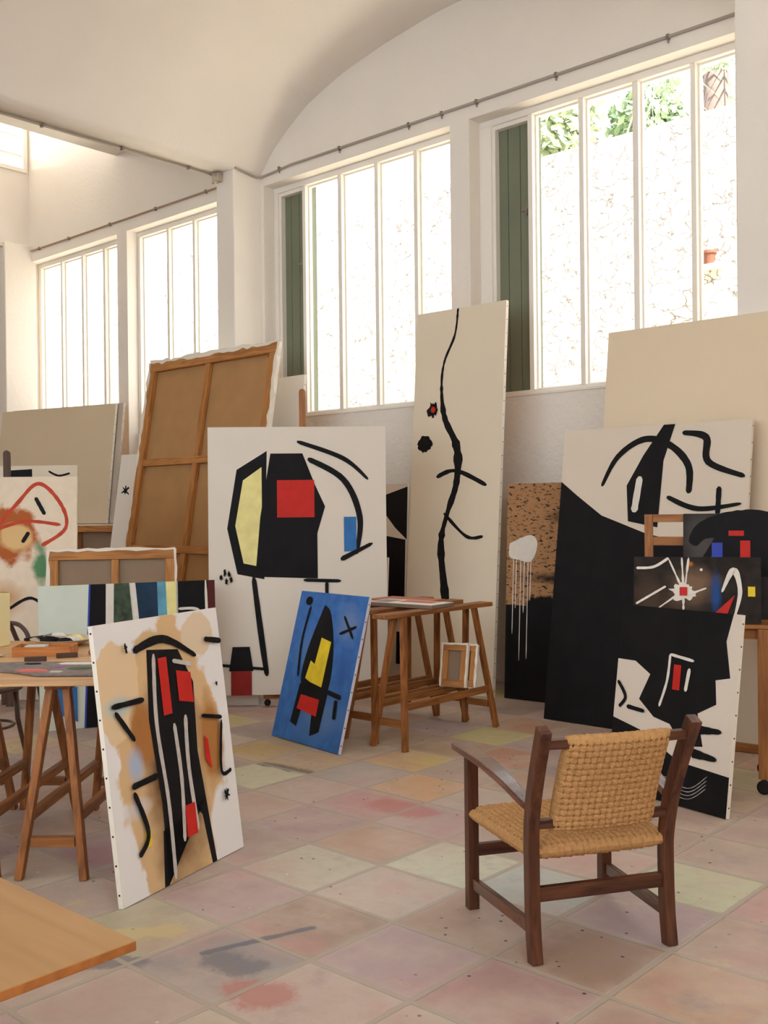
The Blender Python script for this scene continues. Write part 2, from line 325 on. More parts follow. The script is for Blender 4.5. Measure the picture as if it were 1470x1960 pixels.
c = mix(mth('MULTIPLY', mth('SUBTRACT', noise(14, 8, 0.7, off=5), 0.45), 0.9, clamp=True), c, lin((156, 130, 114)))
vo = N('ShaderNodeTexVoronoi'); vo.inputs['Scale'].default_value = 13; L.new(tc.outputs['Object'], vo.inputs['Vector'])
spk = mth('MULTIPLY', mth('MULTIPLY', mth('SUBTRACT', 0.10, vo.outputs['Distance']), 60, clamp=True), mth('MULTIPLY', mth('SUBTRACT', noise(1.3, off=40), 0.48), 20, clamp=True))
c = mix(mth('MULTIPLY', spk, 0.85), c, lin((52, 48, 58)))
vo2 = N('ShaderNodeTexVoronoi'); vo2.inputs['Scale'].default_value = 9; mp2 = N('ShaderNodeMapping'); mp2.inputs['Location'].default_value = (7, 3, 0); L.new(tc.outputs['Object'], mp2.inputs['Vector']); L.new(mp2.outputs['Vector'], vo2.inputs['Vector'])
spk2 = mth('MULTIPLY', mth('MULTIPLY', mth('SUBTRACT', 0.06, vo2.outputs['Distance']), 80, clamp=True), mth('MULTIPLY', mth('SUBTRACT', noise(1.1, off=60), 0.55), 20, clamp=True))
c = mix(mth('MULTIPLY', spk2, 0.8), c, lin((232, 226, 214)))
spo = N('ShaderNodeSeparateXYZ'); L.new(tc.outputs['Object'], spo.inputs[0])
for k_, (pa_, pb_, wd_, col_, am_) in enumerate((((392, 1824), (596, 1776), 0.022, (96, 100, 112), 1.6), ((420, 1838), (470, 1850), 0.085, (116, 112, 118), 2.4), ((250, 1788), (330, 1780), 0.07, (206, 184, 132), 3.0), ((150, 1845), (260, 1840), 0.06, (118, 114, 118), 2.6), ((505, 1462), (590, 1478), 0.05, (92, 86, 84), 3.2), ((470, 1895), (520, 1905), 0.10, (184, 120, 112), 2.4), ((740, 1540), (800, 1556), 0.13, (190, 124, 118), 1.6))):
    ax, ay = fl(*pa_); bx2, by2 = fl(*pb_); ln_ = math.hypot(bx2-ax, by2-ay); ux, uy = (bx2-ax)/ln_, (by2-ay)/ln_
    t_ = mth('ADD', mth('MULTIPLY', mth('SUBTRACT', spo.outputs[0], ax), ux), mth('MULTIPLY', mth('SUBTRACT', spo.outputs[1], ay), uy))
    n_ = mth('ADD', mth('MULTIPLY', mth('SUBTRACT', spo.outputs[0], ax), -uy), mth('MULTIPLY', mth('SUBTRACT', spo.outputs[1], ay), ux))
    tt = mth('SUBTRACT', t_, ln_/2); over_t = mth('MAXIMUM', mth('SUBTRACT', mth('ABSOLUTE', tt), ln_/2), 0.0)
    d_ = mth('MULTIPLY', mth('SQRT', mth('ADD', mth('MULTIPLY', over_t, over_t), mth('MULTIPLY', n_, n_))), 1/wd_)
    d_ = mth('ADD', d_, mth('MULTIPLY', mth('SUBTRACT', noise(9, 9, 0.75, off=70+k_*5), 0.5), am_))
    c = mix(mth('MULTIPLY', mth('MULTIPLY', mth('SUBTRACT', 1.0, d_), 2.2, clamp=True), 0.75), c, lin(col_))
c = mix(mth('MULTIPLY', grout, 0.8), c, lin((176, 162, 146)))
L.new(c, bs.inputs['Base Color'])
rg = mth('ADD', mth('MULTIPLY', noise(7, off=12), 0.3), 0.36); L.new(rg, bs.inputs['Roughness']); bs.inputs['Specular IOR Level'].default_value = 0.4
bp = N('ShaderNodeBump'); bp.inputs['Strength'].default_value = 0.5; bp.inputs['Distance'].default_value = 0.004
hgt = mth('ADD', mth('MULTIPLY', grout, -1.0), mth('MULTIPLY', noise(5, off=2), 0.8)); L.new(hgt, bp.inputs['Height']); L.new(bp.outputs['Normal'], bs.inputs['Normal'])
me.materials.append(m); fo = bpy.data.objects.new('floor', me); COL.objects.link(fo); fo['kind'] = 'structure'

# glass
GL, gnt, gb = newmat('clear_glass'); gnt.nodes.remove(gb)
tr = gnt.nodes.new('ShaderNodeBsdfTransparent'); gl = gnt.nodes.new('ShaderNodeBsdfGlossy'); gl.inputs['Roughness'].default_value = 0.03
mxs = gnt.nodes.new('ShaderNodeMixShader')
mxs.inputs[0].default_value = 0.045; gnt.links.new(tr.outputs[0], mxs.inputs[1]); gnt.links.new(gl.outputs[0], mxs.inputs[2]); gnt.links.new(mxs.outputs[0], gnt.nodes['Material Output'].inputs[0])

def window(n, x0, x1, panes, shutter=None):
    root = bpy.data.objects.new('window_%d' % n, None); COL.objects.link(root); root['kind'] = 'structure'; root.location = (x0, YW, ZS)
    ox, oz = -x0, -ZS; m = MB(); zt, zb = ZH-0.055, 2.457
    fx0 = shutter[0] if shutter else panes[0][0]; fx1 = panes[-1][1]
    m.box(x0+ox, x1+ox, 0, 0.10, zt+oz, ZH+oz); m.box(x0+ox, fx0+ox, 0, 0.10, 0.0, zt+oz); m.box(fx1+ox, x1+ox, 0, 0.10, 0.0, zt+oz)
    m.box(fx0+ox, fx1+ox, 0, 0.10, 0.022, zb+oz); m.box(fx0+ox, fx1+ox, -0.018, 0.09, 0, 0.022)
    m.build('window_frame', FRAMEW, root, bevel=0.004)
    xs = ([shutter] if shutter else []) + panes
    for a, c_ in zip(xs[:-1], xs[1:]):
        m = MB(); m.box(a[1]+ox, c_[0]+ox, 0.004, 0.09, zb+oz, zt+oz); m.build('mullion', FRAMEW, root, bevel=0.003)
    for a in panes:
        m = MB(); s = 0.014
        for q in ((a[0], a[0]+s, zb, zt), (a[1]-s, a[1], zb, zt), (a[0]+s, a[1]-s, zb, zb+s), (a[0]+s, a[1]-s, zt-s, zt)): m.box(q[0]+ox, q[1]+ox, 0.05, 0.085, q[2]+oz, q[3]+oz)
        m.build('sash', FRAMEW, root)
        m = MB(); m.box(a[0]+s+ox, a[1]-s+ox, 0.064, 0.068, zb+s+oz, zt-s+oz); m.build('glass_pane', GL, root)
    if shutter:
        m = MB(); k = 3; w = (shutter[1]-shutter[0])/k
        m2 = MB(); s = 0.03
        m2.box(shutter[0]+ox, shutter[0]+s+ox, 0.02, 0.10, zb+oz, zt+oz); m2.box(shutter[0]+s+ox, shutter[1]+ox, 0.02, 0.10, zt-0.035+oz, zt+oz); m2.build('shutter_frame', FRAMEW, root)
        for i in range(k): m.box(shutter[0]+i*w+0.003+ox, shutter[0]+(i+1)*w-0.003+ox, 0.075, 0.105, zb+oz, zt-0.03+oz)
        m.box(shutter[0]+ox, shutter[1]+ox, 0.085, 0.12, zb+oz, zt-0.03+oz)
        sh = m.build('shutter_panel', SHUT, root)
        m = MB(); lx = shutter[1]-0.05+ox; lz = 3.95+oz
        m.box(lx-0.055, lx+0.03, 0.06, 0.076, lz-0.012, lz+0.012); m.box(lx-0.01, lx+0.02, 0.055, 0.08, lz-0.04, lz+0.045); m.tube([(lx-0.005, 0.05, lz-0.06), (lx+0.012, 0.045, lz-0.02), (lx+0.01, 0.06, lz)], 0.007, 6)
        m.build('latch', METAL, sh)
        m = MB(); m.box(shutter[0]+ox, shutter[1]+ox, 0.12, 0.2, oz+2.42, oz+ZH); m.build('shutter_back_board', SHUT, root)
    return root
window(1, -7.80, -5.424, [(-7.352,-6.905),(-6.857,-6.43),(-6.386,-5.956),(-5.913,-5.49)], (-7.745, -7.395))
window(2, -5.222, -2.80, [(-4.694,-4.26),(-4.218,-3.794),(-3.747,-3.331),(-3.292,-2.87)], (-5.10, -4.737))
window(3, -10.18, -8.16, [(-10.128,-9.615),(-9.576,-9.142),(-9.105,-8.68),(-8.64,-8.22)])
window(4, -12.40, -10.38, [(-12.335,-11.863),(-11.825,-11.378),(-11.339,-10.902),(-10.857,-10.44)])
window(5, -2.5, -0.10, [(-2.44,-1.87),(-1.83,-1.27),(-1.23,-0.67),(-0.63,-0.16)])
window(6, 0.10, 2.5, [(0.16,0.73),(0.77,1.33),(1.37,1.93),(1.97,2.44)])
# louvred clerestory in the left wall
root = bpy.data.objects.new('window_7', None); COL.objects.link(root); root['kind'] = 'structure'; root.location = (XL, 6.87, 5.89)
m = MB()
m.box(-0.03, 0.025, -3.67, 0.0, 0, 0.05); m.box(-0.03, 0.025, -0.055, 0.0, 0.05, 0.86); m.box(-0.03, 0.025, -3.67, -3.61, 0.05, 0.86); m.box(-0.03, 0.025, -3.61, -0.055, 0.8, 0.86); m.build('window_frame', FRAMEW, root)
for i in range(3):
    m = MB(); z = 0.10+i*0.24; m.beam((-0.10, -3.6, z), (-0.10, -0.06, z), 0.02, 0.02)
    m = MB(); m.v = [(-0.16, -3.6, z-0.01), (-0.16, -0.06, z-0.01), (0.02, -0.06, z+0.10), (0.02, -3.6, z+0.10), (-0.16, -3.6, z+0.01), (-0.16, -0.06, z+0.01), (0.02, -0.06, z+0.12), (0.02, -3.6, z+0.12)]
    m.f = [[0,1,2,3],[7,6,5,4],[0,4,5,1],[1,5,6,2],[2,6,7,3],[3,7,4,0]]; m.m = [0]*6; m.build('louvre_slat', FRAMEW, root)
# conduit: one run along the window wall, one along the beam, with clips
def cpath(pts): return spline(pts, 8)
zc = 4.862
cnd = thing('conduit', 'thin grey conduit clipped along the window wall under the vault', 'conduit', (0, 0, 0))
m = MB(); m.tube(cpath([(-7.83, 6.56, 4.86), (-7.832, 6.70, 4.84), (-7.82, 6.84, 4.825), (-7.70, 6.885, 4.84), (-7.4, 6.888, zc)])+[(-2.79, 6.888, zc)], 0.012, 8, cap=True)
m.build('pipe', CONDUIT, cnd, smooth=True)
m = MB()
for x in (-7.55, -6.72, -5.87, -5.50, -5.13, -4.36, -3.42): m = MB(); m.box(x-0.01, x+0.01, 6.872, 6.90, zc-0.022, zc+0.016); m.tube([(x, 6.89, zc-0.045), (x, 6.885, zc-0.02)], 0.006, 6); m.build('clip', METAL, cnd)
cnd = thing('conduit', 'thin conduit along the far bay wall above its two windows', 'conduit', (0, 0, 0))
m = MB(); m.tube([(-8.12, 6.888, zc+0.02), (-12.2, 6.888, zc+0.02), (-12.34, 6.87, zc+0.02), (-12.35, 6.78, zc+0.02), (-12.35, 6.4, zc+0.02)], 0.010, 8); m.build('pipe', plain('brown_conduit', (176, 146, 118), 0.5), cnd, smooth=True)
m = MB()
for x in (-8.7, -9.6, -10.5, -11.4, -12.1): m = MB(); m.box(x-0.01, x+0.01, 6.872, 6.90, zc, zc+0.036); m.build('clip', METAL, cnd)
cnd = thing('conduit', 'thin grey conduit clipped along the edge of the vault from the junction box', 'conduit', (0, 0, 0))
m = MB(); m.tube([(-8.10, 6.50, 4.83), (-8.10, 3.0, 4.83), (-8.10, -4.1, 4.83)], 0.012, 8); m.build('pipe', CONDUIT, cnd, smooth=True)
m = MB()
for y in (6.2, 5.45, 4.65, 3.8): m = MB(); m.box(-8.12, -8.08, y-0.01, y+0.01, 4.812, 4.844); m.build('clip', METAL, cnd)
jb = thing('junction_box', 'small off-white junction box on top of the pillar between bays', 'junction box', (-8.05, 6.535, 4.80))
m = MB(); m.box(-0.05, 0.05, -0.055, 0.013, -0.045, 0.035); m.build('box_body', plain('beige_plastic', (188, 174, 154), 0.5), jb, bevel=0.006)
m = MB(); m.tube([(-0.03, -0.02, -0.01), (-0.055, -0.03, -0.03), (-0.06, -0.02, -0.05)], 0.011, 8); m.build('cable_gland', CONDUIT, jb, smooth=True)
m = MB(); m.tube([(0.03, -0.02, 0.02), (0.06, -0.02, 0.03)], 0.012, 8); m.build('cable_gland', CONDUIT, jb, smooth=True)

# ------------------------------------------------------------------ outside
b = MB(); b.box(-40, 20, 7.3, 40, -0.4, -0.3); b.build('ground_outside', plain('pale_gravel', (232, 226, 212), 0.9, bump=0.3, bscale=60), kind='structure')
m, nt, bs = newmat('dry_stone'); L = nt.links; tc = nt.nodes.new('ShaderNodeTexCoord')
mp = nt.nodes.new('ShaderNodeMapping'); mp.inputs['Scale'].default_value = (3.2, 3.2, 5.0); L.new(tc.outputs['Object'], mp.inputs['Vector'])
nn = nt.nodes.new('ShaderNodeTexNoise'); nn.inputs['Scale'].default_value = 2; L.new(mp.outputs['Vector'], nn.inputs['Vector'])
va = nt.nodes.new('ShaderNodeVectorMath'); va.operation = 'ADD'; vsn = nt.nodes.new('ShaderNodeVectorMath'); vsn.operation = 'SCALE'; vsn.inputs['Scale'].default_value = 0.7
L.new(nn.outputs['Color'], vsn.inputs[0]); L.new(mp.outputs['Vector'], va.inputs[0]); L.new(vsn.outputs[0], va.inputs[1])
vo = nt.nodes.new('ShaderNodeTexVoronoi'); vo.feature = 'DISTANCE_TO_EDGE'; vo.inputs['Scale'].default_value = 1.3; L.new(va.outputs[0], vo.inputs['Vector'])
rr = nt.nodes.new('ShaderNodeValToRGB'); rr.color_ramp.elements[0].position = 0.0; rr.color_ramp.elements[0].color = lin((92, 84, 78)); rr.color_ramp.elements[1].position = 0.05; rr.color_ramp.elements[1].color = lin((214, 204, 190))
L.new(vo.outputs['Distance'], rr.inputs['Fac']); L.new(rr.outputs['Color'], bs.inputs['Base Color']); bs.inputs['Roughness'].default_value = 0.9
b = MB(); b.box(-32, 9, 10.5, 10.95, -0.3, 5.70); b.build('wall_garden', m, kind='structure')
tp = thing('plant_pot', 'small terracotta pot fixed on the sunlit garden wall outside', 'plant pot', (-4.73, 10.40, 4.03))
m2 = MB(); m2.lathe([(0.05, 0), (0.075, 0.12), (0.085, 0.12), (0.085, 0.15), (0.07, 0.15), (0.06, 0.11)], n=14); m2.build('pot', plain('terracotta', (120, 74, 54), 0.8), tp)
m2 = MB(); m2.box(-0.12, 0.12, -0.09, 0.10, -0.03, 0.0); m2.build('ledge_stone', plain('ledge_stone_grey', (200, 190, 176), 0.9), tp)
LEAF = [plain('leaf_pale', (170, 182, 142), 0.7, var=0.3, vscale=3), plain('leaf_mid', (144, 164, 122), 0.7, var=0.3, vscale=3)]
BARK = plain('bark', (104, 88, 80), 0.9)
def tree(x, y, z, r, h, label, mi, n=1500):
    t = thing('tree', label, 'tree', (x, y, z), group='trees beyond the garden wall'); rg_ = random.Random(int(x*100))
    m = MB(); m.tube([(0, 0, 0), (0.1, 0, h*0.4), (0, 0.1, h*0.75)], [0.16, 0.13, 0.08], 8); m.build('trunk', BARK, t, smooth=True)
    m = MB()
    for _ in range(n):
        u = Vector((rg_.gauss(0,1), rg_.gauss(0,1), rg_.gauss(0,1))).normalized()*r*rg_.uniform(0.35, 1); p = u + Vector((0, 0, h*0.75)); p.z = p.z if p.z > 0.3 else 0.3
        a = Vector((rg_.uniform(-1,1), rg_.uniform(-1,1), rg_.uniform(-1,1))).normalized()*0.11; c_ = a.orthogonal().normalized()*0.05
        m.poly([p-a, p+c_, p+a, p-c_])
    m.build('foliage', LEAF[mi], t)
for a in ((-8.3, 13.2, -0.3, 0.68, 9.9, 'pale green tree beyond the garden wall, leftmost in the right window', 0, 1500), (-7.7, 14.9, -0.3, 0.72, 10.4, 'mid green bushy tree beyond the garden wall, right window centre', 1, 1700)): tree(*a)
t = thing('palm_tree', 'palm with arching fronds beyond the garden wall at the right window', 'palm', (-5.75, 12.9, -0.3)); rg_ = random.Random(5)
m = MB(); m.tube([(0, 0, 0), (0.1, 0, 3.5), (0.0, 0, 7.4)], [0.2, 0.16, 0.16], 10); m.build('trunk', BARK, t, smooth=True)
for k in range(12):
    a = k*2*math.pi/12+0.2; ln = rg_.uniform(1.1, 1.4); m = MB(); P = []
    for q in range(13): s = q/12; P.append(Vector((math.cos(a)*ln*s, math.sin(a)*ln*s, 7.4+0.7*math.sin(s*2.4)-1.5*s*s)))
    m.tube([tuple(p) for p in P], 0.012, 5)
    for q in range(1, 13):
        for sgn in (-1, 1):
            pd = Vector((-math.sin(a), math.cos(a), -0.7))*0.42*(1-0.5*abs(q/12-0.4)); pd = Vector((pd.x*sgn, pd.y*sgn, pd.z)); fwd_ = (P[q]-P[q-1]).normalized()*0.05
            m.poly([P[q]-fwd_*0.4, P[q]+pd*0.5+fwd_*1.6, P[q]+pd+fwd_*3, P[q]+fwd_*0.4])
    m.build('frond', LEAF[k % 2], t)

# GROW: the shell was surveyed to scale; set it out 3 percent wider about the viewpoint so that the canvases clear it
K_ = 1.03
for o in list(COL.objects):
    if o.parent is None and o.type in ('MESH', 'EMPTY') and o.name != 'floor':
        o.location = (o.location.x*K_, o.location.y*K_, 1.5+(o.location.z-1.5)*K_); o.scale = (K_, K_, K_)

# ------------------------------------------------------------------ canvases
class Paint(MB):
    """a canvas sheet with painted patches; patch coordinates are fractions of width (from left) and height (from bottom)"""
    def __init__(s, w, h, t):
        super().__init__(); s.w, s.h, s.t = w, h, t; s.k = 0; s.mats = []
    def mi(s, mat):
        if mat not in s.mats: s.mats.append(mat)
        return s.mats.index(mat)
    def sheet(s, ground, edge):
        w, h, t = s.w, s.h, s.t; g, e = s.mi(ground), s.mi(edge)
        s.poly([(-w/2, 0, 0), (w/2, 0, 0), (w/2, 0, h), (-w/2, 0, h)], g)
        th = 0.003
        for a, b_ in (((-w/2, h), (w/2, h)), ((w/2, h), (w/2, 0)), ((w/2, 0), (-w/2, 0)), ((-w/2, 0), (-w/2, h))):
            s.poly([(a[0], 0, a[1]), (b_[0], 0, b_[1]), (b_[0], t, b_[1]), (a[0], t, a[1])], e)
        s.poly([(w/2, th, 0), (-w/2, th, 0), (-w/2, th, h), (w/2, th, h)], s.mi(LINEN))
    def P(s, u, v): return ((u-0.5)*s.w, -0.0007*s.k, v*s.h)
    def shape(s, pts, mat, smooth=False, n=6):
        s.k += 1
        if smooth: pts = spline(list(pts)+[pts[0]], n)[:-1]
        s.poly([s.P(*p) for p in pts], s.mi(mat))
    def disc(s, u, v, ru, rv, mat, jit=0.0, n=28, rot=0):
        s.k += 1; q = []
        for j in range(n):
            a = 2*math.pi*j/n; rj = 1+random.uniform(-jit, jit); x, y = ru*math.cos(a)*rj, rv*math.sin(a)*rj; c_, s_ = math.cos(rot), math.sin(rot)
            q.append(s.P(u+x*c_-y*s_*s.h/s.w, v+x*s_*s.w/s.h+y*c_))
        s.poly(q, s.mi(mat))
    def stroke(s, pts, wd, mat, jit=0.08, taper=True, n=8):
        """brush line; wd in metres, a number or one per point"""
        s.k += 1; q = spline([(p[0]*s.w, p[1]*s.h, (wd[i] if isinstance(wd, (list, tuple)) else wd)) for i, p in enumerate(pts)], n)
        i0 = len(s.v); mi = s.mi(mat); y = -0.0007*s.k
        for i, (x, z, ww) in enumerate(q):
            a, b_ = q[max(i-1, 0)], q[min(i+1, len(q)-1)]; d = Vector((b_[0]-a[0], b_[1]-a[1])); d = d.normalized() if d.length > 0 else Vector((1, 0)); nn_ = Vector((-d.y, d.x))
            ww = ww*0.5*(1+random.uniform(-jit, jit))
            if taper and (i == 0 or i == len(q)-1): ww *= 0.45
            s.v.append((x-s.w/2+nn_.x*ww, y, z+nn_.y*ww)); s.v.append((x-s.w/2-nn_.x*ww, y, z-nn_.y*ww))
        for i in range(len(q)-1): s.f.append([i0+2*i, i0+2*i+1, i0+2*i+3, i0+2*i+2]); s.m.append(mi)
def pose(pz, t=0.0):
    x, y, yaw, lean, w, h, z0 = pz
    return (x, y, z0 + t*math.sin(R(max(lean, 0)))+0.001), (R(-lean), 0, R(yaw))
def frame_bars(root, w, h, t, cross=(), bw=0.05, mx=None, mz=None, y0=0.004, sub='stretcher_bar', vx=()):
    mx = mx or STRX; mz = mz or STRZ; e = 0.004; y1 = t-0.001
    for z0, z1 in ((e, bw), (h-bw, h-e)): m = MB(); m.box(-w/2+e, w/2-e, y0, y1, z0, z1); m.build(sub, mx, root, bevel=0.002)
    for x0, x1 in ((-w/2+e, -w/2+bw), (w/2-bw, w/2-e)): m = MB(); m.box(x0, x1, y0, y1, bw+0.001, h-bw-0.001); m.build(sub, mz, root, bevel=0.002)
    for z in cross: m = MB(); m.box(-w/2+bw+0.001, w/2-bw-0.001, y0+0.004, y1-0.002, z-bw*0.4, z+bw*0.4); m.build('cross_bar', mx, root, bevel=0.002)
    for x in vx:
        zz = [bw+0.001] + [q for z in cross for q in (z-bw*0.4-0.0006, z+bw*0.4+0.0006)] + [h-bw-0.001]
        m = MB()
        for a, b_ in zip(zz[::2], zz[1::2]): m.box(x-bw*0.4, x+bw*0.4, y0+0.004, y1-0.002, a, b_)
        m.build('cross_bar', mz, root, bevel=0.002)
def tacks(root, w, h, t, left=False, right=False, top=False, bottom=False, step=0.11, r=0.0045):
    for side, on in ((-1, left), (1, right)):
        k = 0.05; first = None
        while on and k < h:
            if first is None: m = MB(); m.lathe([(r, 0), (r*0.8, side*0.0025)], (0, 0, 0), 6, axis='x'); first = c_ = m.build('tack', TACK, root)
            else: c_ = first.copy(); COL.objects.link(c_)
            c_.location = (side*w/2, t*0.5, k); k += step
def painting(label, pz, ground, paint, t=0.025, edge=None, cat='painting', group=None, cross=(), tk=None, name='painting'):
    loc, rot = pose(pz, t); root = thing(name, label, cat, loc, rot, group); w, h = pz[4], pz[5]
    p = Paint(w, h, t); p.sheet(ground, edge or CREAM)
    if paint: paint(p)
    p.build('canvas', p.mats, root)
    frame_bars(root, w, h, t, cross)
    if tk: tacks(root, w, h, t, **tk)
    return root
def reversed_canvas(label, pz, t=0.03, bw=0.06, cross=(), vx=(), linen=None, rag=0.012, edge=None, keys=True, seed=1, mx=None, mz=None):
    """a stretched canvas seen from the back: bars towards the viewer, linen behind, cloth folded over the outer edge"""
    loc, rot = pose(pz, t); root = thing('reversed_canvas', label, 'canvas', loc, rot); w, h = pz[4], pz[5]; rg_ = random.Random(seed)
    p = MB(); y = t-0.004
    p.poly([(-w/2, y, 0), (w/2, y, 0), (w/2, y, h), (-w/2, y, h)], 0); p.poly([(w/2, t, 0), (-w/2, t, 0), (-w/2, t, h), (w/2, t, h)], 1)
    # folded cloth edge, wavy
    def strip(a, b_, nrm):
        a = Vector(a); b_ = Vector(b_); nrm = Vector(nrm); n = max(8, int((b_-a).length/0.07)); i0 = len(p.v)
        for k in range(n+1):
            q = a.lerp(b_, k/n); o = rg_.uniform(0, rag); pt = q+nrm*(0.002+o)
            p.v += [(q.x+nrm.x*0.003, t, q.z+nrm.z*0.003), (pt.x, 0.0-rg_.uniform(0, 0.004), pt.z), (q.x-nrm.x*rg_.uniform(0.004, 0.004+rag), -0.002, q.z-nrm.z*rg_.uniform(0.004, 0.004+rag))]
        for k in range(n):
            j = i0+3*k; p.f.append([j, j+3, j+4, j+1]); p.m.append(1); p.f.append([j+1, j+4, j+5, j+2]); p.m.append(1)
    strip((-w/2, 0, h), (w/2, 0, h), (0, 0, 1)); strip((w/2, 0, h), (w/2, 0, 0), (1, 0, 0)); strip((-w/2, 0, 0), (-w/2, 0, h), (-1, 0, 0)); strip((w/2, 0, 0), (-w/2, 0, 0), (0, 0, -0.15))
    p.build('canvas', [linen or LINEN, edge or CREAM], root)
    e = 0.003; mx = mx or STRX; mz = mz or STRZ
    for z0, z1 in ((e, bw), (h-bw, h-e)): m = MB(); m.box(-w/2+e, w/2-e, 0.0, t-0.006, z0, z1); m.build('stretcher_bar', mx, root, bevel=0.002)
    for x0, x1 in ((-w/2+e, -w/2+bw), (w/2-bw, w/2-e)): m = MB(); m.box(x0, x1, 0.0, t-0.006, bw+0.0008, h-bw-0.0008); m.build('stretcher_bar', mz, root, bevel=0.002)
    for z in cross: m = MB(); m.box(-w/2+bw+0.001, w/2-bw-0.001, 0.004, t-0.009, z-bw*0.36, z+bw*0.36); m.build('cross_bar', mx, root, bevel=0.002)
    for x in vx:
        zz = [bw+0.001] + [q for z in cross for q in (z-bw*0.36-0.0006, z+bw*0.36+0.0006)] + [h-bw-0.001]; m = MB()
        for a, b_ in zip(zz[::2], zz[1::2]): m.box(x-bw*0.36, x+bw*0.36, 0.004, t-0.009, a, b_)
        m.build('cross_bar', mz, root, bevel=0.002)
    if keys:
        for sx in (-1, 1):
            for z in (h-bw-0.02,)+tuple(z-bw*0.36-0.02 for z in cross): m = MB(); m.beam((sx*(w/2-bw-0.004), 0.012, z+0.012), (sx*(w/2-bw-0.035), 0.012, z-0.006), 0.02, 0.006, (0, 1, 0)); m.build('corner_key', PLY, root)
    return root

def easel_mast(label, cx, cy, yaw, top, depth_back=0.45, half=0.26, matz=None, matx=None, mastw=0.05):
    """studio easel: round-topped mast on a cross base with castors"""
    matz = matz or EZ; matx = matx or EX
    r = thing('studio_easel', label, 'easel', (cx, cy, 0), (0, 0, R(yaw)))
    m = MB(); w = mastw; n = 8; prof = [(-w/2, 0.10), (w/2, 0.10), (w/2, top-w/2)] + [(w/2*math.cos(a), top-w/2+w/2*math.sin(a)) for a in [math.pi*k/n for k in range(1, n)]] + [(-w/2, top-w/2)]
    k = len(prof); m.v = [(x, 0, z) for x, z in prof]+[(x, 0.03, z) for x, z in prof]; m.f = [list(range(k))[::-1], list(range(k, 2*k))]+[[j, (j+1) % k, k+(j+1) % k, k+j] for j in range(k)]; m.m = [0]*len(m.f)
    m.build('mast', matz, r, bevel=0.004)
    m = MB(); m.box(-half, half, -0.03, 0.03, 0.055, 0.10); m.build('base_bar', matx, r, bevel=0.003)
    m = MB(); m.box(-0.03, 0.03, 0.032, depth_back, 0.055, 0.10); m.build('base_foot', matx, r, bevel=0.003)
    m = MB(); m.beam((0, depth_back-0.03, 0.10), (0, 0.05, min(1.3, top*0.6)), 0.035, 0.022, (1, 0, 0)); m.build('rear_strut', matz, r)
    for x, y in ((-half+0.03, 0), (half-0.03, 0), (0, depth_back-0.03)):
        castor(r, x, y, 0.055)
    return r
def castor(root, x, y, h):
    m = MB(); rr_ = h*0.46
    m.lathe([(rr_*0.8, -0.011), (rr_, -0.008), (rr_, 0.008), (rr_*0.8, 0.011)], (x, y, rr_), 16, axis='y')
    m.beam((x, y-0.015, rr_), (x, y-0.015, h*0.93), 0.012, 0.003, (1, 0, 0)); m.beam((x, y+0.015, rr_), (x, y+0.015, h*0.93), 0.012, 0.003, (1, 0, 0)); m.box(x-0.012, x+0.012, y-0.017, y+0.017, h*0.86, h)
    m.build('castor', DMETAL, root)

# --- large canvas in front: dark upright band on stained white cloth, leaning on the table corner
g1 = washes('stained_cloth', (232, 226, 222), [
    (0.0, 0.45, 0.34, 0.62, (214, 178, 132), 0.06, 0.7), (-0.30, 0.80, 0.14, 0.20, (226, 196, 156), 0.05, 0.8), (0.24, 0.97, 0.12, 0.10, (222, 200, 170), 0.08, 0.9),
    (-0.01, 0.42, 0.22, 0.55, (96, 58, 28), 0.55, 0.7), (0.25, 0.50, 0.10, 0.22, (176, 120, 66), 0.4, 0.9), (-0.18, 0.62, 0.08, 0.16, (170, 114, 62), 0.4, 0.9),
    (-0.24, 0.50, 0.06, 0.09, (168, 182, 206), 0.7, 0.4), (-0.30, 0.74, 0.10, 0.05, (186, 196, 190), 0.7, 0.6), (-0.26, 0.34, 0.10, 0.05, (214, 200, 190), 0.6, 0.6), (0.30, 0.13, 0.12, 0.20, (232, 226, 222), 0.2, 0.6), (-0.33, 0.12, 0.06, 0.20, (232, 226, 222), 0.2, 0.6)], grain=0.02)
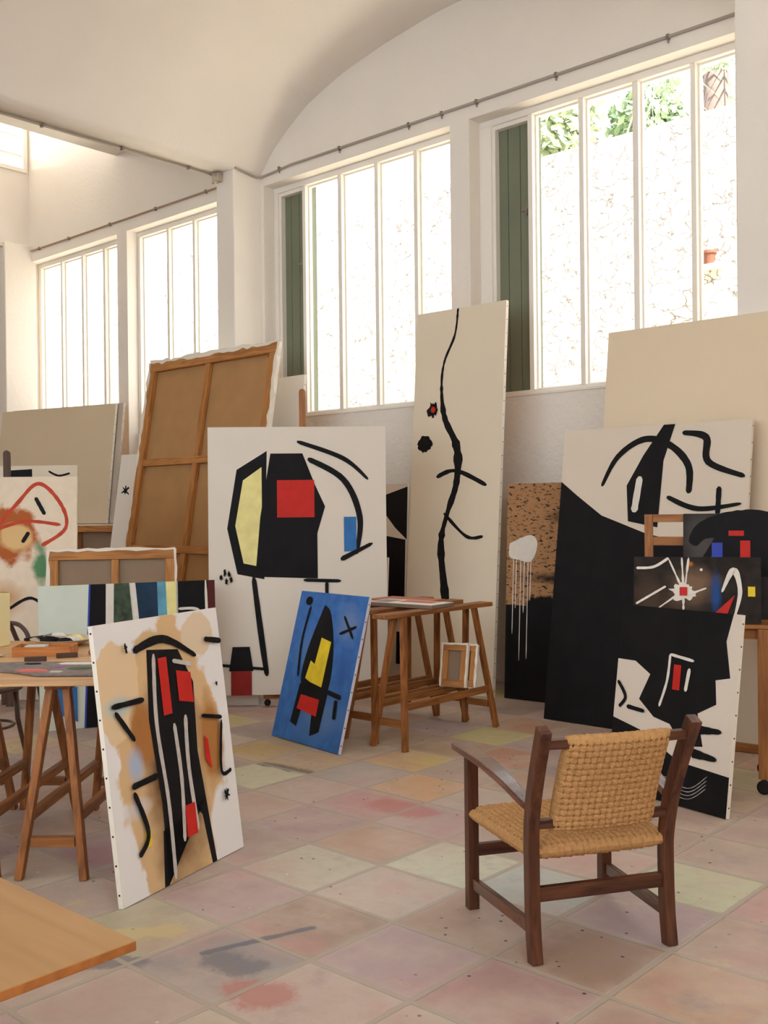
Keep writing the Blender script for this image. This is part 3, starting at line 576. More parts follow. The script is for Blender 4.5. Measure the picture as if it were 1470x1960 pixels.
def pt(p):
    p.shape([(0.31, 0.0), (0.345, 0.0), (0.36, 0.3), (0.33, 0.62), (0.37, 0.88), (0.62, 0.86), (0.72, 0.72), (0.69, 0.45), (0.715, 0.26), (0.75, 0.0), (0.71, 0.0), (0.67, 0.2), (0.62, 0.24), (0.50, 0.22), (0.345, 0.2)], BLACK)
    p.stroke([(0.40, 0.01), (0.41, 0.3), (0.385, 0.6), (0.42, 0.86)], 0.022, GREYP); p.stroke([(0.62, 0.60), (0.60, 0.40), (0.62, 0.15)], 0.024, GREYP); p.stroke([(0.52, 0.58), (0.53, 0.36), (0.50, 0.13)], 0.022, GREYP)
    p.shape([(0.445, 0.62), (0.515, 0.62), (0.515, 0.84), (0.445, 0.84)], RED); p.shape([(0.58, 0.66), (0.70, 0.64), (0.70, 0.76), (0.58, 0.78)], RED); p.stroke([(0.56, 0.82), (0.72, 0.79)], 0.018, GREYP)
    p.shape([(0.52, 0.14), (0.61, 0.14), (0.61, 0.26), (0.53, 0.26)], RED); p.shape([(0.745, 0.40), (0.79, 0.36), (0.78, 0.48), (0.75, 0.50)], RED)
    p.shape([(0.20, 0.17), (0.245, 0.17), (0.245, 0.225), (0.20, 0.225)], YEL)
    p.stroke([(0.26, 0.885), (0.50, 0.91), (0.76, 0.82)], [0.03, 0.035, 0.02], BLACKG)
    p.stroke([(0.06, 0.70), (0.30, 0.70)], 0.022, BLACKG); p.stroke([(0.08, 0.68), (0.20, 0.56)], 0.022, BLACKG)
    p.stroke([(0.14, 0.40), (0.34, 0.41)], 0.026, BLACKG); p.stroke([(0.15, 0.38), (0.22, 0.22), (0.14, 0.15)], 0.024, BLACKG)
    p.stroke([(0.74, 0.58), (0.92, 0.55)], 0.018, BLACKG); p.stroke([(0.91, 0.54), (0.86, 0.34), (0.95, 0.33)], 0.018, BLACKG); p.stroke([(0.84, 0.88), (0.99, 0.86)], 0.024, BLACKG)
    p.disc(0.20, 0.90, 0.012, 0.014, BLACKG, 0.5); p.disc(0.88, 0.24, 0.02, 0.02, BLACKG, 0.5); p.disc(0.90, 0.69, 0.008, 0.01, BLACKG, 0.6)
painting('brown-stained painting with dark upright band and red patches leaning against the left table', (-3.444, 2.597, 105.33, 7.43, 0.795, 1.069, 0), g1, pt, t=0.022, tk=dict(left=True))

# --- blue painting leaning against the trestles
g2 = washes('blue_ground', (62, 108, 172), [(0.1, 0.2, 0.3, 0.2, (92, 126, 176), 0.9, 1.6), (0.2, 0.8, 0.16, 0.14, (104, 128, 172), 0.9, 1.6), (-0.2, 0.6, 0.15, 0.2, (80, 116, 170), 0.9, 1.6), (0.25, 0.5, 0.1, 0.2, (54, 92, 158), 0.9, 1.2)], grain=0.18)
def pt(p):
    p.shape([(0.40, 0.92), (0.52, 0.86), (0.66, 0.62), (0.68, 0.36), (0.44, 0.30), (0.27, 0.40), (0.28, 0.62)], BLACK, True); p.shape([(0.41, 0.40), (0.59, 0.38), (0.60, 0.68), (0.45, 0.70)], YEL); p.shape([(0.33, 0.42), (0.41, 0.40), (0.43, 0.52), (0.36, 0.54)], YEL)
    p.shape([(0.24, 0.12), (0.34, 0.10), (0.40, 0.38), (0.27, 0.38)], BLACK); p.shape([(0.56, 0.06), (0.68, 0.10), (0.70, 0.38), (0.50, 0.34)], BLACK); p.shape([(0.30, 0.215), (0.60, 0.19), (0.60, 0.30), (0.32, 0.31)], RED)
    p.stroke([(0.20, 0.90), (0.17, 0.66), (0.22, 0.42)], 0.022, BLACK); p.disc(0.16, 0.935, 0.05, 0.03, BLACKG); p.stroke([(0.72, 0.86), (0.90, 0.72)], 0.018, BLACK); p.stroke([(0.70, 0.74), (0.92, 0.80)], 0.018, BLACK)
    p.stroke([(0.70, 0.36), (0.90, 0.34)], 0.03, BLACK); p.stroke([(0.84, 0.32), (0.86, 0.20)], 0.034, BLACK)
painting('blue painting with black oval and yellow and red patches leaning against the trestles', (-4.79, 4.523, -8.24, 15.29, 0.729, 0.978, 0), g2, pt, t=0.022, tk=dict(right=True), edge=plain('bluish_edge', (206, 204, 216), 0.8))

# --- large near-square white painting on the easel in the middle
FIG = (-5.728, 5.373, 45.27, 1.57, 1.352, 2.033, 0.10)
def pt(p):
    # generic abstract: broad black mass, red, yellow and blue fields, loose black bands
    p.shape([(0.33, 0.91), (0.16, 0.84), (0.105, 0.62), (0.16, 0.45), (0.31, 0.43)], BLACK); p.shape([(0.30, 0.85), (0.195, 0.80), (0.15, 0.63), (0.195, 0.49), (0.30, 0.475)], PYEL)
    p.shape([(0.35, 0.90), (0.53, 0.90), (0.60, 0.78), (0.655, 0.70), (0.61, 0.60), (0.61, 0.43), (0.26, 0.44), (0.29, 0.66)], BLACK)
    p.shape([(0.385, 0.66), (0.595, 0.66), (0.595, 0.80), (0.385, 0.80)], RED)
    p.stroke([(0.50, 0.945), (0.76, 0.88), (0.90, 0.80)], [0.03, 0.035, 0.02], BLACK, 0.03); p.stroke([(0.56, 0.88), (0.76, 0.80), (0.85, 0.66), (0.83, 0.52)], [0.04, 0.045, 0.045, 0.03], BLACK, 0.03)
    p.shape([(0.76, 0.66), (0.83, 0.66), (0.83, 0.53), (0.76, 0.53)], BLUE); p.stroke([(0.74, 0.50), (0.92, 0.56)], [0.04, 0.025], BLACK, 0.03)
    p.stroke([(0.25, 0.44), (0.29, 0.22), (0.32, 0.07)], [0.035, 0.045, 0.035], BLACK, 0.03); p.stroke([(0.53, 0.425), (0.74, 0.42)], 0.026, BLACK, 0.03); p.stroke([(0.66, 0.42), (0.66, 0.30)], 0.026, BLACK, 0.03)
    p.shape([(0.12, 0.0), (0.235, 0.0), (0.235, 0.09), (0.12, 0.09)], DRED); p.shape([(0.11, 0.09), (0.245, 0.09), (0.225, 0.18), (0.13, 0.18)], BLACK); p.stroke([(0.03, 0.115), (0.33, 0.095)], 0.022, BLACK, 0.03)
    for q in ((0.07, 0.44), (0.09, 0.455), (0.115, 0.45), (0.125, 0.43), (0.10, 0.425)): p.disc(q[0], q[1], 0.008, 0.012, BLACKG, 0.4)
painting('large upright white painting with broad black, red and yellow forms on the middle easel', FIG, plain('white_cloth_warm', (226, 216, 202), 0.8, bump=0.1, bscale=300, var=0.02, vscale=2), pt, t=0.03)
a_ = R(FIG[2]); bx_, by_ = -math.sin(a_), math.cos(a_)
easel_mast('wooden easel with round-topped mast behind the large upright white painting', FIG[0]+bx_*0.10+0.03, FIG[1]+by_*0.10+0.03, FIG[2], 2.43, half=0.32)

# --- tall narrow canvas with one winding brush line
def pt(p):
    p.stroke([(0.475, 1.0), (0.45, 0.93), (0.34, 0.86), (0.32, 0.79), (0.37, 0.71), (0.52, 0.63), (0.53, 0.54), (0.44, 0.46), (0.38, 0.38), (0.44, 0.26), (0.50, 0.17)], [0.02, 0.022, 0.022, 0.03, 0.055, 0.075, 0.075, 0.045, 0.065, 0.075, 0.03], BLACKG, 0.25)
    p.stroke([(0.30, 0.555), (0.52, 0.57), (0.86, 0.53)], 0.034, BLACKG, 0.2); p.stroke([(0.40, 0.46), (0.66, 0.40), (0.84, 0.40)], 0.028, BLACKG, 0.2); p.stroke([(0.52, 0.14), (0.64, 0.10)], 0.018, BLACKG)
    p.disc(0.15, 0.645, 0.085, 0.022, BLACKG, 0.12); p.disc(0.23, 0.735, 0.06, 0.019, BLACKG, 0.25); p.disc(0.235, 0.735, 0.026, 0.008, RED)
painting('very tall narrow white canvas with one winding black brush line leaning by the window pier', (-5.269, 6.575, 1.1, 4.54, 0.919, 3.176, 0), plain('ivory_cloth', (228, 214, 190), 0.85, bump=0.1, bscale=300, var=0.02, vscale=1.5), pt, t=0.035, tk=dict(right=True))

# --- brown splattered canvas, black below
g3 = washes('splattered_brown', (172, 128, 88), [(0.15, 1.42, 0.55, 0.07, (30, 26, 26), 0.8, 1.2), (-0.12, 0.95, 0.5, 0.06, (30, 26, 26), 0.8, 1.4), (-0.35, 0.72, 0.16, 0.12, (26, 22, 24), 0.2, 1.4)], splat=((34, 28, 26), 0.55, 22), grain=0.08)
def pt(p):
    p.shape([(0, 0), (1, 0), (1, 0.43), (0.5, 0.425), (0, 0.435)], BLACK)
    p.shape([(0.02, 0.72), (0.16, 0.76), (0.21, 0.72), (0.17, 0.64), (0.08, 0.645), (0.02, 0.66)], WHITEP, True)
    for u, z in ((0.05, 0.30), (0.07, 0.42), (0.10, 0.18), (0.125, 0.40), (0.15, 0.19), (0.17, 0.46)): p.stroke([(u, 0.66), (u-0.004, z)], 0.007, WHITEP, 0.2)
painting('brown canvas spattered black above a black lower half, between tall and wide canvases', (-4.10, 6.717, 5.3, 3.0, 1.30, 1.689, 0), g3, pt, t=0.025)

# --- wide canvas with black lower part
def pt(p):
    p.shape([(0, 0), (1, 0), (1, 0.55), (0.78, 0.60), (0.5, 0.64), (0.25, 0.70), (0.10, 0.77), (0, 0.82)], BLACK)
    p.stroke([(0.24, 0.80), (0.32, 0.90), (0.46, 0.955), (0.60, 0.93), (0.70, 0.86), (0.71, 0.77)], [0.025, 0.04, 0.045, 0.045, 0.05, 0.04], BLACK, 0.04)
    p.shape([(0.56, 1.0), (0.62, 1.0), (0.57, 0.88), (0.56, 0.66), (0.40, 0.68), (0.38, 0.80), (0.46, 0.90)], BLACK)
    p.stroke([(0.43, 0.71), (0.45, 0.83)], 0.05, WHITEP)
    p.stroke([(0.66, 0.97), (0.78, 0.95), (0.80, 0.87), (0.98, 0.82)], [0.03, 0.05, 0.045, 0.03], BLACK, 0.04); p.stroke([(0.60, 0.76), (0.76, 0.72), (0.97, 0.735)], [0.03, 0.035, 0.02], BLACK, 0.04); p.stroke([(0.86, 0.79), (0.86, 0.70)], 0.035, BLACK)
painting('wide canvas, black below and white with curved black bands above, behind the wheeled easel', (-3.366, 6.171, 0.1, 9.0, 1.392, 2.072, 0), plain('warm_white_cloth', (222, 208, 190), 0.8, bump=0.1, bscale=300, var=0.02, vscale=2), pt, t=0.028, tk=dict(right=True))
# --- big blank canvas at right
painting('largest blank off-white canvas at the right, taller than the wide black one', (-2.72, 6.356, 0.0, 7.24, 2.2, 2.785, 0), plain('blank_cloth_right', (228, 210, 182), 0.9, bump=0.12, bscale=300, var=0.03, vscale=1), None, t=0.03, cat='canvas', name='blank_canvas')
# --- black and white canvas behind the armchair
def pt(p):
    p.shape([(0, 1), (0.94, 1), (0.90, 0.86), (0.95, 0.68), (0.84, 0.66), (0.86, 0.54), (0.72, 0.48), (0.78, 0.32), (0.62, 0.30), (0.50, 0.40), (0.36, 0.42), (0.22, 0.50), (0.30, 0.64), (0.16, 0.70), (0, 0.70)], BLACK)
    p.shape([(0, 0), (1, 0), (1, 0.20), (0.6, 0.22), (0.25, 0.34), (0, 0.38)], BLACK)
    p.stroke([(0.40, 0.48), (0.45, 0.62), (0.46, 0.76)], 0.015, WHITEP); p.stroke([(0.46, 0.76), (0.66, 0.74)], 0.015, WHITEP); p.shape([(0.50, 0.58), (0.56, 0.58), (0.56, 0.71), (0.50, 0.71)], RED); p.stroke([(0.61, 0.58), (0.63, 0.70)], 0.02, WHITEP)
    p.stroke([(0.02, 0.58), (0.10, 0.50), (0.05, 0.44)], 0.02, BLACK); p.stroke([(0.12, 0.45), (0.28, 0.44)], 0.022, BLACK); p.stroke([(0.72, 0.40), (0.92, 0.41)], [0.05, 0.02], BLACK); p.stroke([(0.70, 0.28), (0.90, 0.27)], [0.05, 0.02], BLACK)
    for k in range(4): p.stroke([(0.50, 0.13-0.02*k), (0.70, 0.10-0.018*k), (0.84, 0.18-0.02*k)], 0.003, GREYP, 0.3)
painting('black and white canvas with a small red square, leaning behind the armchair', (-2.456, 4.808, -12.6, 8.27, 0.749, 0.974, 0), plain('white_cloth_b', (220, 206, 190), 0.8, bump=0.1, bscale=300, var=0.02, vscale=2), pt, t=0.028, tk=dict(right=True))

# --- wheeled easel at right with two dark pictures on its shelf
re_ = thing('wheeled_easel', 'wooden wheeled easel with shelf and slatted top at the right edge', 'easel', (-2.15, 5.265, 0), (0, 0, R(22)))
m = MB(); m.box(-0.56, 0.42, 0.0, 0.36, 0.855, 0.875); m.build('shelf', EX, re_, bevel=0.003)
m = MB(); m.box(-0.535, 0.40, 0.022, 0.045, 0.80, 0.854); m.build('front_rail', EX, re_, bevel=0.002)
for x in (-0.50, 0.027):
    m = MB(); m.beam((x, 0.0, 0.08), (x, 0.0, 0.854), 0.054, 0.04, (1, 0, 0)); m.build('leg', EZ, re_, bevel=0.003); castor(re_, x, 0.0, 0.08)
for x in (-0.50, 0.027):
    m = MB(); m.beam((x, 0.42, 0.08), (x, 0.42, 0.80), 0.05, 0.036, (1, 0, 0)); m.build('leg', EZ, re_, bevel=0.003); castor(re_, x, 0.42, 0.08)
    m = MB(); m.box(x-0.015, x+0.015, 0.021, 0.40, 0.14, 0.175); m.build('side_stretcher', EX, re_)
m = MB(); m.box(-0.53, 0.40, 0.362, 0.44, 0.801, 0.854); m.build('rear_frame', EX, re_, bevel=0.003)
for x in (-0.603, 0.05):
    m = MB(); m.box(x, x+0.046, 0.363, 0.395, 0.856, 1.452); m.build('upright', EZ, re_, bevel=0.003)
for z0, z1 in ((1.408, 1.452), (1.275, 1.325), (0.856, 0.90)):
    m = MB(); m.box(-0.556, 0.049, 0.366, 0.39, z0, z1); m.build('slat', EX, re_, bevel=0.002)
E_ = Vector((-2.15, 5.265, 0)); eu = Vector((math.cos(R(22)), math.sin(R(22)), 0)); en = Vector((-eu.y, eu.x, 0))
q = E_ + eu*-0.305 + en*0.03
g4 = washes('umber_ground', (44, 38, 34), [(-0.02, 0.19, 0.16, 0.14, (122, 96, 76), 0.8, 1.6), (-0.24, 0.10, 0.10, 0.2, (76, 60, 48), 0.8, 1.4), (0.10, 0.14, 0.035, 0.16, (40, 78, 138), 0.8, 1.2), (-0.03, 0.31, 0.02, 0.02, (206, 120, 40), 0.8, 0.8)], grain=0.3)
def pt(p):
    p.disc(0.40, 0.46, 0.10, 0.14, WHITEP, 0.3)
    for a, b_ in (((0.40, 0.46), (0.28, 0.97)), ((0.40, 0.5), (0.385, 0.99)), ((0.41, 0.5), (0.44, 0.99)), ((0.38, 0.45), (0.20, 0.20)), ((0.42, 0.4), (0.58, 0.52)), ((0.40, 0.4), (0.40, 0.12))): p.stroke([a, b_], 0.010, WHITEP, 0.4)
    p.stroke([(0.02, 0.82), (0.16, 0.84), (0.28, 0.98)], 0.014, WHITEP); p.stroke([(0.02, 0.26), (0.14, 0.40), (0.26, 0.54)], 0.012, WHITEP)
    p.shape([(0.37, 0.40), (0.43, 0.40), (0.43, 0.53), (0.37, 0.53)], RED); p.shape([(0.58, 0.02), (0.72, 0.02), (0.80, 0.42), (0.70, 0.24)], RED)
    p.stroke([(0.70, 0.46), (0.79, 0.80), (0.84, 0.48), (0.80, 0.10)], [0.012, 0.03, 0.022, 0.012], WHITEP); p.shape([(0.90, 0.40), (0.955, 0.40), (0.955, 0.55), (0.90, 0.55)], YEL)
    p.disc(0.54, 0.80, 0.012, 0.022, WHITEP)
painting('dark horizontal painting with a white splash and yellow patch on the easel shelf', (q.x, q.y, 22, 10, 0.652, 0.348, 0.877), g4, pt, t=0.02, edge=plain('dark_edge', (74, 64, 52), 0.8))
q = E_ + eu*0.015 + en*0.245
g5 = washes('charcoal_ground', (52, 48, 48), [(0.0, 0.52, 0.42, 0.10, (96, 88, 86), 0.9, 1.2), (-0.3, 0.4, 0.12, 0.2, (84, 78, 76), 0.9, 1.2)], grain=0.3)
def pt(p):
    p.stroke([(0.06, 0.70), (0.14, 0.84), (0.36, 0.90), (0.60, 0.86), (0.85, 0.66)], [0.05, 0.10, 0.15, 0.15, 0.12], BLACK, 0.04); p.shape([(0.26, 0.40), (0.60, 0.40), (0.62, 0.90), (0.24, 0.86)], BLACK); p.stroke([(0.14, 0.56), (0.26, 0.78)], [0.03, 0.06], BLACK)
    p.shape([(0.30, 0.785), (0.40, 0.785), (0.40, 0.835), (0.30, 0.835)], RED); p.shape([(0.19, 0.56), (0.26, 0.56), (0.26, 0.72), (0.19, 0.72)], UBLUE); p.shape([(0.375, 0.56), (0.44, 0.56), (0.44, 0.74), (0.375, 0.74)], RED)
painting('charcoal painting with black arch, blue and red bars, behind the horizontal one on the easel', (q.x, q.y, 22, 6, 0.80, 0.578, 0.877), g5, pt, t=0.02, edge=plain('dark_edge', (74, 64, 52), 0.8))
# white panel low behind the easel, wooden strip at its foot
pnl = thing('white_panel', 'low white panel with a wooden bottom strip behind the wheeled easel', 'panel', (-2.34, 6.125, 0.001), (R(-3), 0, R(6)))
m = MB(); m.box(-0.47, 0.47, 0, 0.02, 0.056, 0.85); m.build('board', plain('white_board', (212, 198, 178), 0.85, bump=0.05), pnl)
m = MB(); m.box(-0.47, 0.47, -0.008, 0.02, 0.002, 0.055); m.build('bottom_strip', EX, pnl, bevel=0.002)

# --- canvases on the left
reversed_canvas('largest reversed canvas, brown stretcher with cross bars, leaning in the bay corner', (-8.034, 5.85, -0.34, 10.0, 1.993, 3.085, 0), t=0.05, bw=0.10, cross=(0.62, 1.14, 2.02), vx=(-0.02,), rag=0.03, seed=2)
painting('plain pale canvas right of the largest reversed canvas, beside the easel mast', (-7.53, 6.447, -0.5, 5.84, 0.95, 2.785, 0), plain('pale_grey_cloth', (224, 216, 206), 0.9, bump=0.1, bscale=300), None, t=0.03, cat='canvas', name='blank_canvas', tk=dict(right=True))
BLP = (-11.138, 6.40, 13.7, 7.42, 1.859, 1.389, 1.367)
painting('blank linen-coloured canvas resting on a reversed one by the far left window', BLP, plain('blank_cloth_left', (214, 196, 166), 0.9, bump=0.12, bscale=300, var=0.03, vscale=1), None, t=0.03, cat='canvas', name='blank_canvas', tk=dict(right=True))
painting('greyish-edged blank canvas just behind the linen-coloured one at far left', (-11.05, 6.47, 13.7, 7.42, 1.80, 1.40, 1.367), plain('grey_primed_cloth', (190, 178, 162), 0.9), None, t=0.035, cat='canvas', name='blank_canvas', edge=plain('grimy_edge', (186, 172, 156), 0.9, var=0.2, vscale=20))
reversed_canvas('reversed canvas standing under the blank linen-coloured canvas at far left', (-10.93, 6.40, 13.7, 0.0, 2.5, 1.352, 0), t=0.14, bw=0.08, vx=(-0.6, 0.25, 0.95), linen=DLINEN, seed=3, rag=0.006, keys=False)
def pt(p): p.disc(0.14, 0.81, 0.05, 0.022, BLACKG, 0.7); p.disc(0.12, 0.82, 0.08, 0.03, GREYP, 0.8) if False else None
painting('narrow strip of white canvas with a black smudge, left of the largest reversed canvas', (-9.365, 6.30, 14.65, 11.2, 0.85, 2.17, 0), plain('white_cloth_c', (232, 224, 212), 0.9, bump=0.1, bscale=300), pt, t=0.025)
reversed_canvas('small reversed canvas with ragged cloth edge behind the long striped painting', (-6.67, 4.35, 51.6, 4.9, 0.935, 1.217, 0), t=0.035, bw=0.075, vx=(0.02,), linen=DLINEN, seed=4, rag=0.014, keys=False)
def pt(p):
    h_ = (212, 220, 206)
    p.shape([(0.0, 0.0), (0.27, 0.0), (0.29, 1.0), (0.0, 1.0)], plain('pale_green_white', h_, 0.7, var=0.05, vscale=6)); p.shape([(0.235, 0.0), (0.26, 0.0), (0.29, 1.0), (0.275, 1.0)], UBLUE)
    p.shape([(0.245, 0.0), (0.36, 0.0), (0.37, 1.0), (0.285, 1.0)], BLACK); p.shape([(0.35, 0.0), (0.39, 0.0), (0.415, 1.0), (0.37, 1.0)], WHITEP)
    p.shape([(0.39, 0.0), (0.56, 0.0), (0.50, 1.0), (0.415, 1.0)], plain('green_black', (64, 78, 62), 0.8, var=0.6, vscale=16)); p.shape([(0.40, 0.0), (0.56, 0.0), (0.54, 0.6), (0.41, 0.55)], BLACK); p.shape([(0.56, 0.0), (0.60, 0.0), (0.535, 1.0), (0.505, 1.0)], WHITEP)
    p.shape([(0.60, 0.0), (0.70, 0.0), (0.69, 1.0), (0.535, 1.0)], plain('deep_blue', (28, 54, 78), 0.7, var=0.3, vscale=6)); p.shape([(0.67, 0.0), (0.73, 0.0), (0.71, 1.0), (0.66, 1.0)], plain('light_blue', (98, 160, 184), 0.7, var=0.3, vscale=8))
    p.shape([(0.73, 0.0), (0.77, 0.0), (0.77, 1.0), (0.71, 1.0)], PYEL); p.shape([(0.775, 0.0), (1.0, 0.0), (1.0, 1.0), (0.78, 1.0)], BLACK); p.shape([(0.96, 0.0), (1.0, 0.0), (1.0, 1.0), (0.955, 1.0)], plain('maroon', (84, 30, 28), 0.7)); p.stroke([(0.955, 0.0), (0.945, 1.0)], 0.02, WHITEP)
    p.stroke([(0.78, 0.80), (0.90, 0.78), (0.86, 0.62)], 0.02, WHITEP); p.stroke([(0.07, 0.66), (0.15, 0.62)], 0.03, BLACK); p.stroke([(0.42, 0.40), (0.60, 0.22), (0.78, 0.20)], 0.05, WHITEP)
    p.shape([(0.08, 0.30), (0.20, 0.30), (0.20, 0.42), (0.08, 0.42)], RED); p.shape([(0.08, 0.12), (0.2, 0.05), (0.2, 0.29), (0.08, 0.29)], BLUE)
painting('long horizontal painting of black, white and blue stripes behind the left table', (-6.206, 4.206, 65.25, 4.3, 1.235, 0.992, 0), plain('white_cloth_d', (222, 220, 208), 0.8), pt, t=0.022)
g6 = washes('cream_stained', (232, 214, 190), [(0.10, 0.88, 0.24, 0.22, (176, 96, 50), 0.25, 1.3), (0.14, 0.86, 0.14, 0.12, (222, 186, 130), 0.3, 0.8), (-0.14, 1.14, 0.2, 0.12, (238, 206, 74), 0.8, 0.9), (0.33, 0.64, 0.08, 0.18, (92, 138, 96), 0.4, 1.4), (0.05, 0.40, 0.2, 0.16, (204, 160, 118), 0.7, 1.0)], grain=0.05, splat=((176, 110, 70), 0.70, 14))
def pt(p):
    RO = plain('rust_red_paint', (192, 70, 42), 0.7, var=0.2, vscale=12)
    p.stroke([(0.45, 0.66), (0.62, 0.84), (0.76, 0.96), (0.90, 0.84), (0.93, 0.70), (0.78, 0.60)], 0.028, RO, 0.15); p.stroke([(0.40, 0.66), (0.66, 0.74), (0.90, 0.72)], 0.024, RO, 0.15)
    p.stroke([(0.74, 0.88), (0.80, 0.78)], 0.03, BLACK); p.stroke([(0.66, 0.62), (0.70, 0.68)], 0.03, BLACK); p.stroke([(0.58, 0.24), (0.72, 0.30), (0.86, 0.20)], 0.022, BLACK)
painting('cream painting with rust-red loop, yellow and green patches at the far left edge', (-7.43, 3.83, 45.4, 3.6, 1.20, 1.325, 0.45), g6, pt, t=0.03)
def pt(p): p.shape([(0.46, 0.93), (0.655, 0.93), (0.65, 0.985), (0.46, 0.98)], BLACK); p.stroke([(0.78, 0.975), (0.86, 0.955), (0.95, 0.965)], 0.016, BLACKG)
painting('white canvas with a dark corner block, its top just above the cream rust-red one', (-7.80, 4.09, 39, 6.7, 1.06, 1.895, 0), plain('white_cloth_e', (226, 212, 190), 0.85, bump=0.1, bscale=300), pt, t=0.025)
le = easel_mast('dark wooden easel mast behind the cream painting at the far left edge', -7.585, 4.01, 45.4, 1.985, half=0.22, matz=DKZ, matx=DKZ, depth_back=0.0+0.06, mastw=0.055) if False else None
le = thing('studio_easel', 'dark wooden easel behind the cream painting at the far left edge', 'easel', (-7.545, 3.945, 0), (0, 0, R(45.4)))
w = 0.05; top = 1.985; n = 8; prof = [(-w/2, 0.0), (w/2, 0.0), (w/2, top-w/2)] + [(w/2*math.cos(a), top-w/2+w/2*math.sin(a)) for a in [math.pi*k/n for k in range(1, n)]] + [(-w/2, top-w/2)]; k = len(prof)
m = MB(); m.v = [(x+0.045, 0.0, z) for x, z in prof]+[(x+0.045, 0.028, z) for x, z in prof]; m.f = [list(range(k))[::-1], list(range(k, 2*k))]+[[j, (j+1) % k, k+(j+1) % k, k+j] for j in range(k)]; m.m = [0]*len(m.f); m.build('mast', DKZ, le)
for sx in (-1, 1): m = MB(); m.beam((sx*0.045-0.02, 0.014, 1.5), (sx*0.32-0.02, 0.0, 0), 0.04, 0.025, (0, 1, 0)); m.build('leg', DKZ, le)
m = MB(); m.box(-0.5, 0.5, -0.14, 0.0, 0.42, 0.448); m.build('ledge', DKZ, le)
m = MB(); m.beam((-0.02, 0.03, 1.3), (-0.02, 0.09, 0), 0.035, 0.025, (1, 0, 0)); m.build('rear_leg', DKZ, le)

# --- behind the tall canvas
def pt(p):
    p.shape([(0.74, 0.93), (1.0, 0.985), (1.0, 0.72), (0.90, 0.78), (0.80, 0.86)], BLACK); p.shape([(0.70, 0.72), (0.80, 0.74), (0.99, 0.72), (0.99, 0.40), (0.90, 0.30), (0.80, 0.46), (0.72, 0.52)], BLACK); p.shape([(0.93, 0.10), (0.99, 0.10), (0.99, 0.26), (0.93, 0.26)], BLACK)
painting('white canvas with black blocks standing between the middle easel and the tall canvas', (-6.44, 6.62, 0, 2.5, 1.36, 1.715, 0), plain('white_cloth_f', (224, 210, 192), 0.85, bump=0.1, bscale=300), pt, t=0.025)
painting('small plain greyish canvas behind the right edge of the large upright painting', (-6.12, 6.42, 0, 4, 0.60, 1.09, 0), plain('grey_white_cloth', (206, 190, 172), 0.85, var=0.08), None, t=0.02, cat='canvas', name='blank_canvas')
b = MB(); b.box(-0.16, 0.16, 0, 0.30, 0, 0.16); q = b.build('storage_box', plain('off_white_box', (214, 202, 190), 0.8), None, bevel=0.004, loc=(-6.16, 5.13, 0)); q.rotation_euler = (0, 0, R(39)); tag(q, 'low white box on the floor below the large upright painting', 'box')

# --- trestles
def trestle():
    t = thing('trestle', 'wooden trestle', 'trestle'); H = 0.845
    m = MB(); m.box(-0.055, 0.055, -0.56, 0.56, H-0.028, H); m.build('top_board', HY, t, bevel=0.003)
    m = MB()
    for sy in (-1, 1):
        for sx in (-1, 1):
            m = MB(); m.beam((sx*0.135, sy*0.475, 0.0), (sx*0.035, sy*0.37, H-0.028), 0.032, 0.038, (1, 0, 0)); m.build('leg', HZ, t, bevel=0.003)
        m = MB(); m.box(-0.092, 0.092, sy*0.45-0.014, sy*0.45+0.014, 0.138, 0.183); m.build('end_rail', HX, t, bevel=0.002)
    for sx in (-1, 1):
        m = MB(); m.box(sx*0.103-0.014, sx*0.103+0.014, -0.42, 0.42, 0.244, 0.288); m.build('side_rail', HY, t, bevel=0.002)
    return t
T0 = trestle()
spots = [(-4.303, 5.27, 0, 'nearest of the three parallel trestles behind the blue painting'), (-4.59, 5.31, 0, 'middle one of the three parallel trestles behind the blue painting'), (-4.895, 5.35, 0, 'farthest of the three parallel trestles, nearest the large upright painting'),
    (-4.155, 2.585, 40, 'trestle at the right end of the left work table'), (-4.445, 2.355, 40, 'middle trestle under the left work table'), (-4.69, 2.15, 40, 'leftmost trestle under the left work table, at the photo edge')]
for i, (x, y, a, lb) in enumerate(spots):
    o = T0 if i == 0 else copy_tree(T0); o.location = (x, y, 0); o.rotation_euler = (0, 0, R(a)); o['label'] = lb; o['group'] = 'trestles carrying pictures' if i < 3 else 'trestles under the left table'
    if i >= 3:
        for c_ in bpy.data.objects:
            if c_.parent == o and c_.name.startswith('top_board'): c_.scale = (1, 0.70, 1)
        o.scale = (1, 1.04, 0.789/0.845)
ZT = 0.846
def flatpic(label, c, yaw, w, d, top, edge, z):
    r = thing('small_painting', label, 'painting', (c[0], c[1], z), (0, 0, R(yaw))); m = MB(); m.box(-w/2, w/2, -d/2, d/2, 0, 0.024, 0); m.build('canvas', [edge], r, bevel=0.002)
    m = MB(); m.box(-w/2+0.002, w/2-0.002, -d/2+0.002, d/2-0.002, 0.0242, 0.0256); 
    for k, q_ in enumerate(top): m.box(*[v*s_ for v, s_ in zip(q_[:4], (w, w, d, d))], 0.0258, 0.0262, k+1)
    m.build('painted_surface', [WHITEP]+[q_[4] for q_ in top], r); return r
flatpic('white and pink picture lying flat across the trestles', (-4.53, 5.27), 4, 0.55, 0.26, [(-0.15, 0.35, -0.1, 0.4, plain('dusty_pink', (192, 112, 104), 0.7)), (-0.45, -0.2, -0.4, 0.3, plain('dusty_grey', (150, 140, 136), 0.7))], plain('grey_brown_edge', (128, 112, 96), 0.7), ZT+0.001)
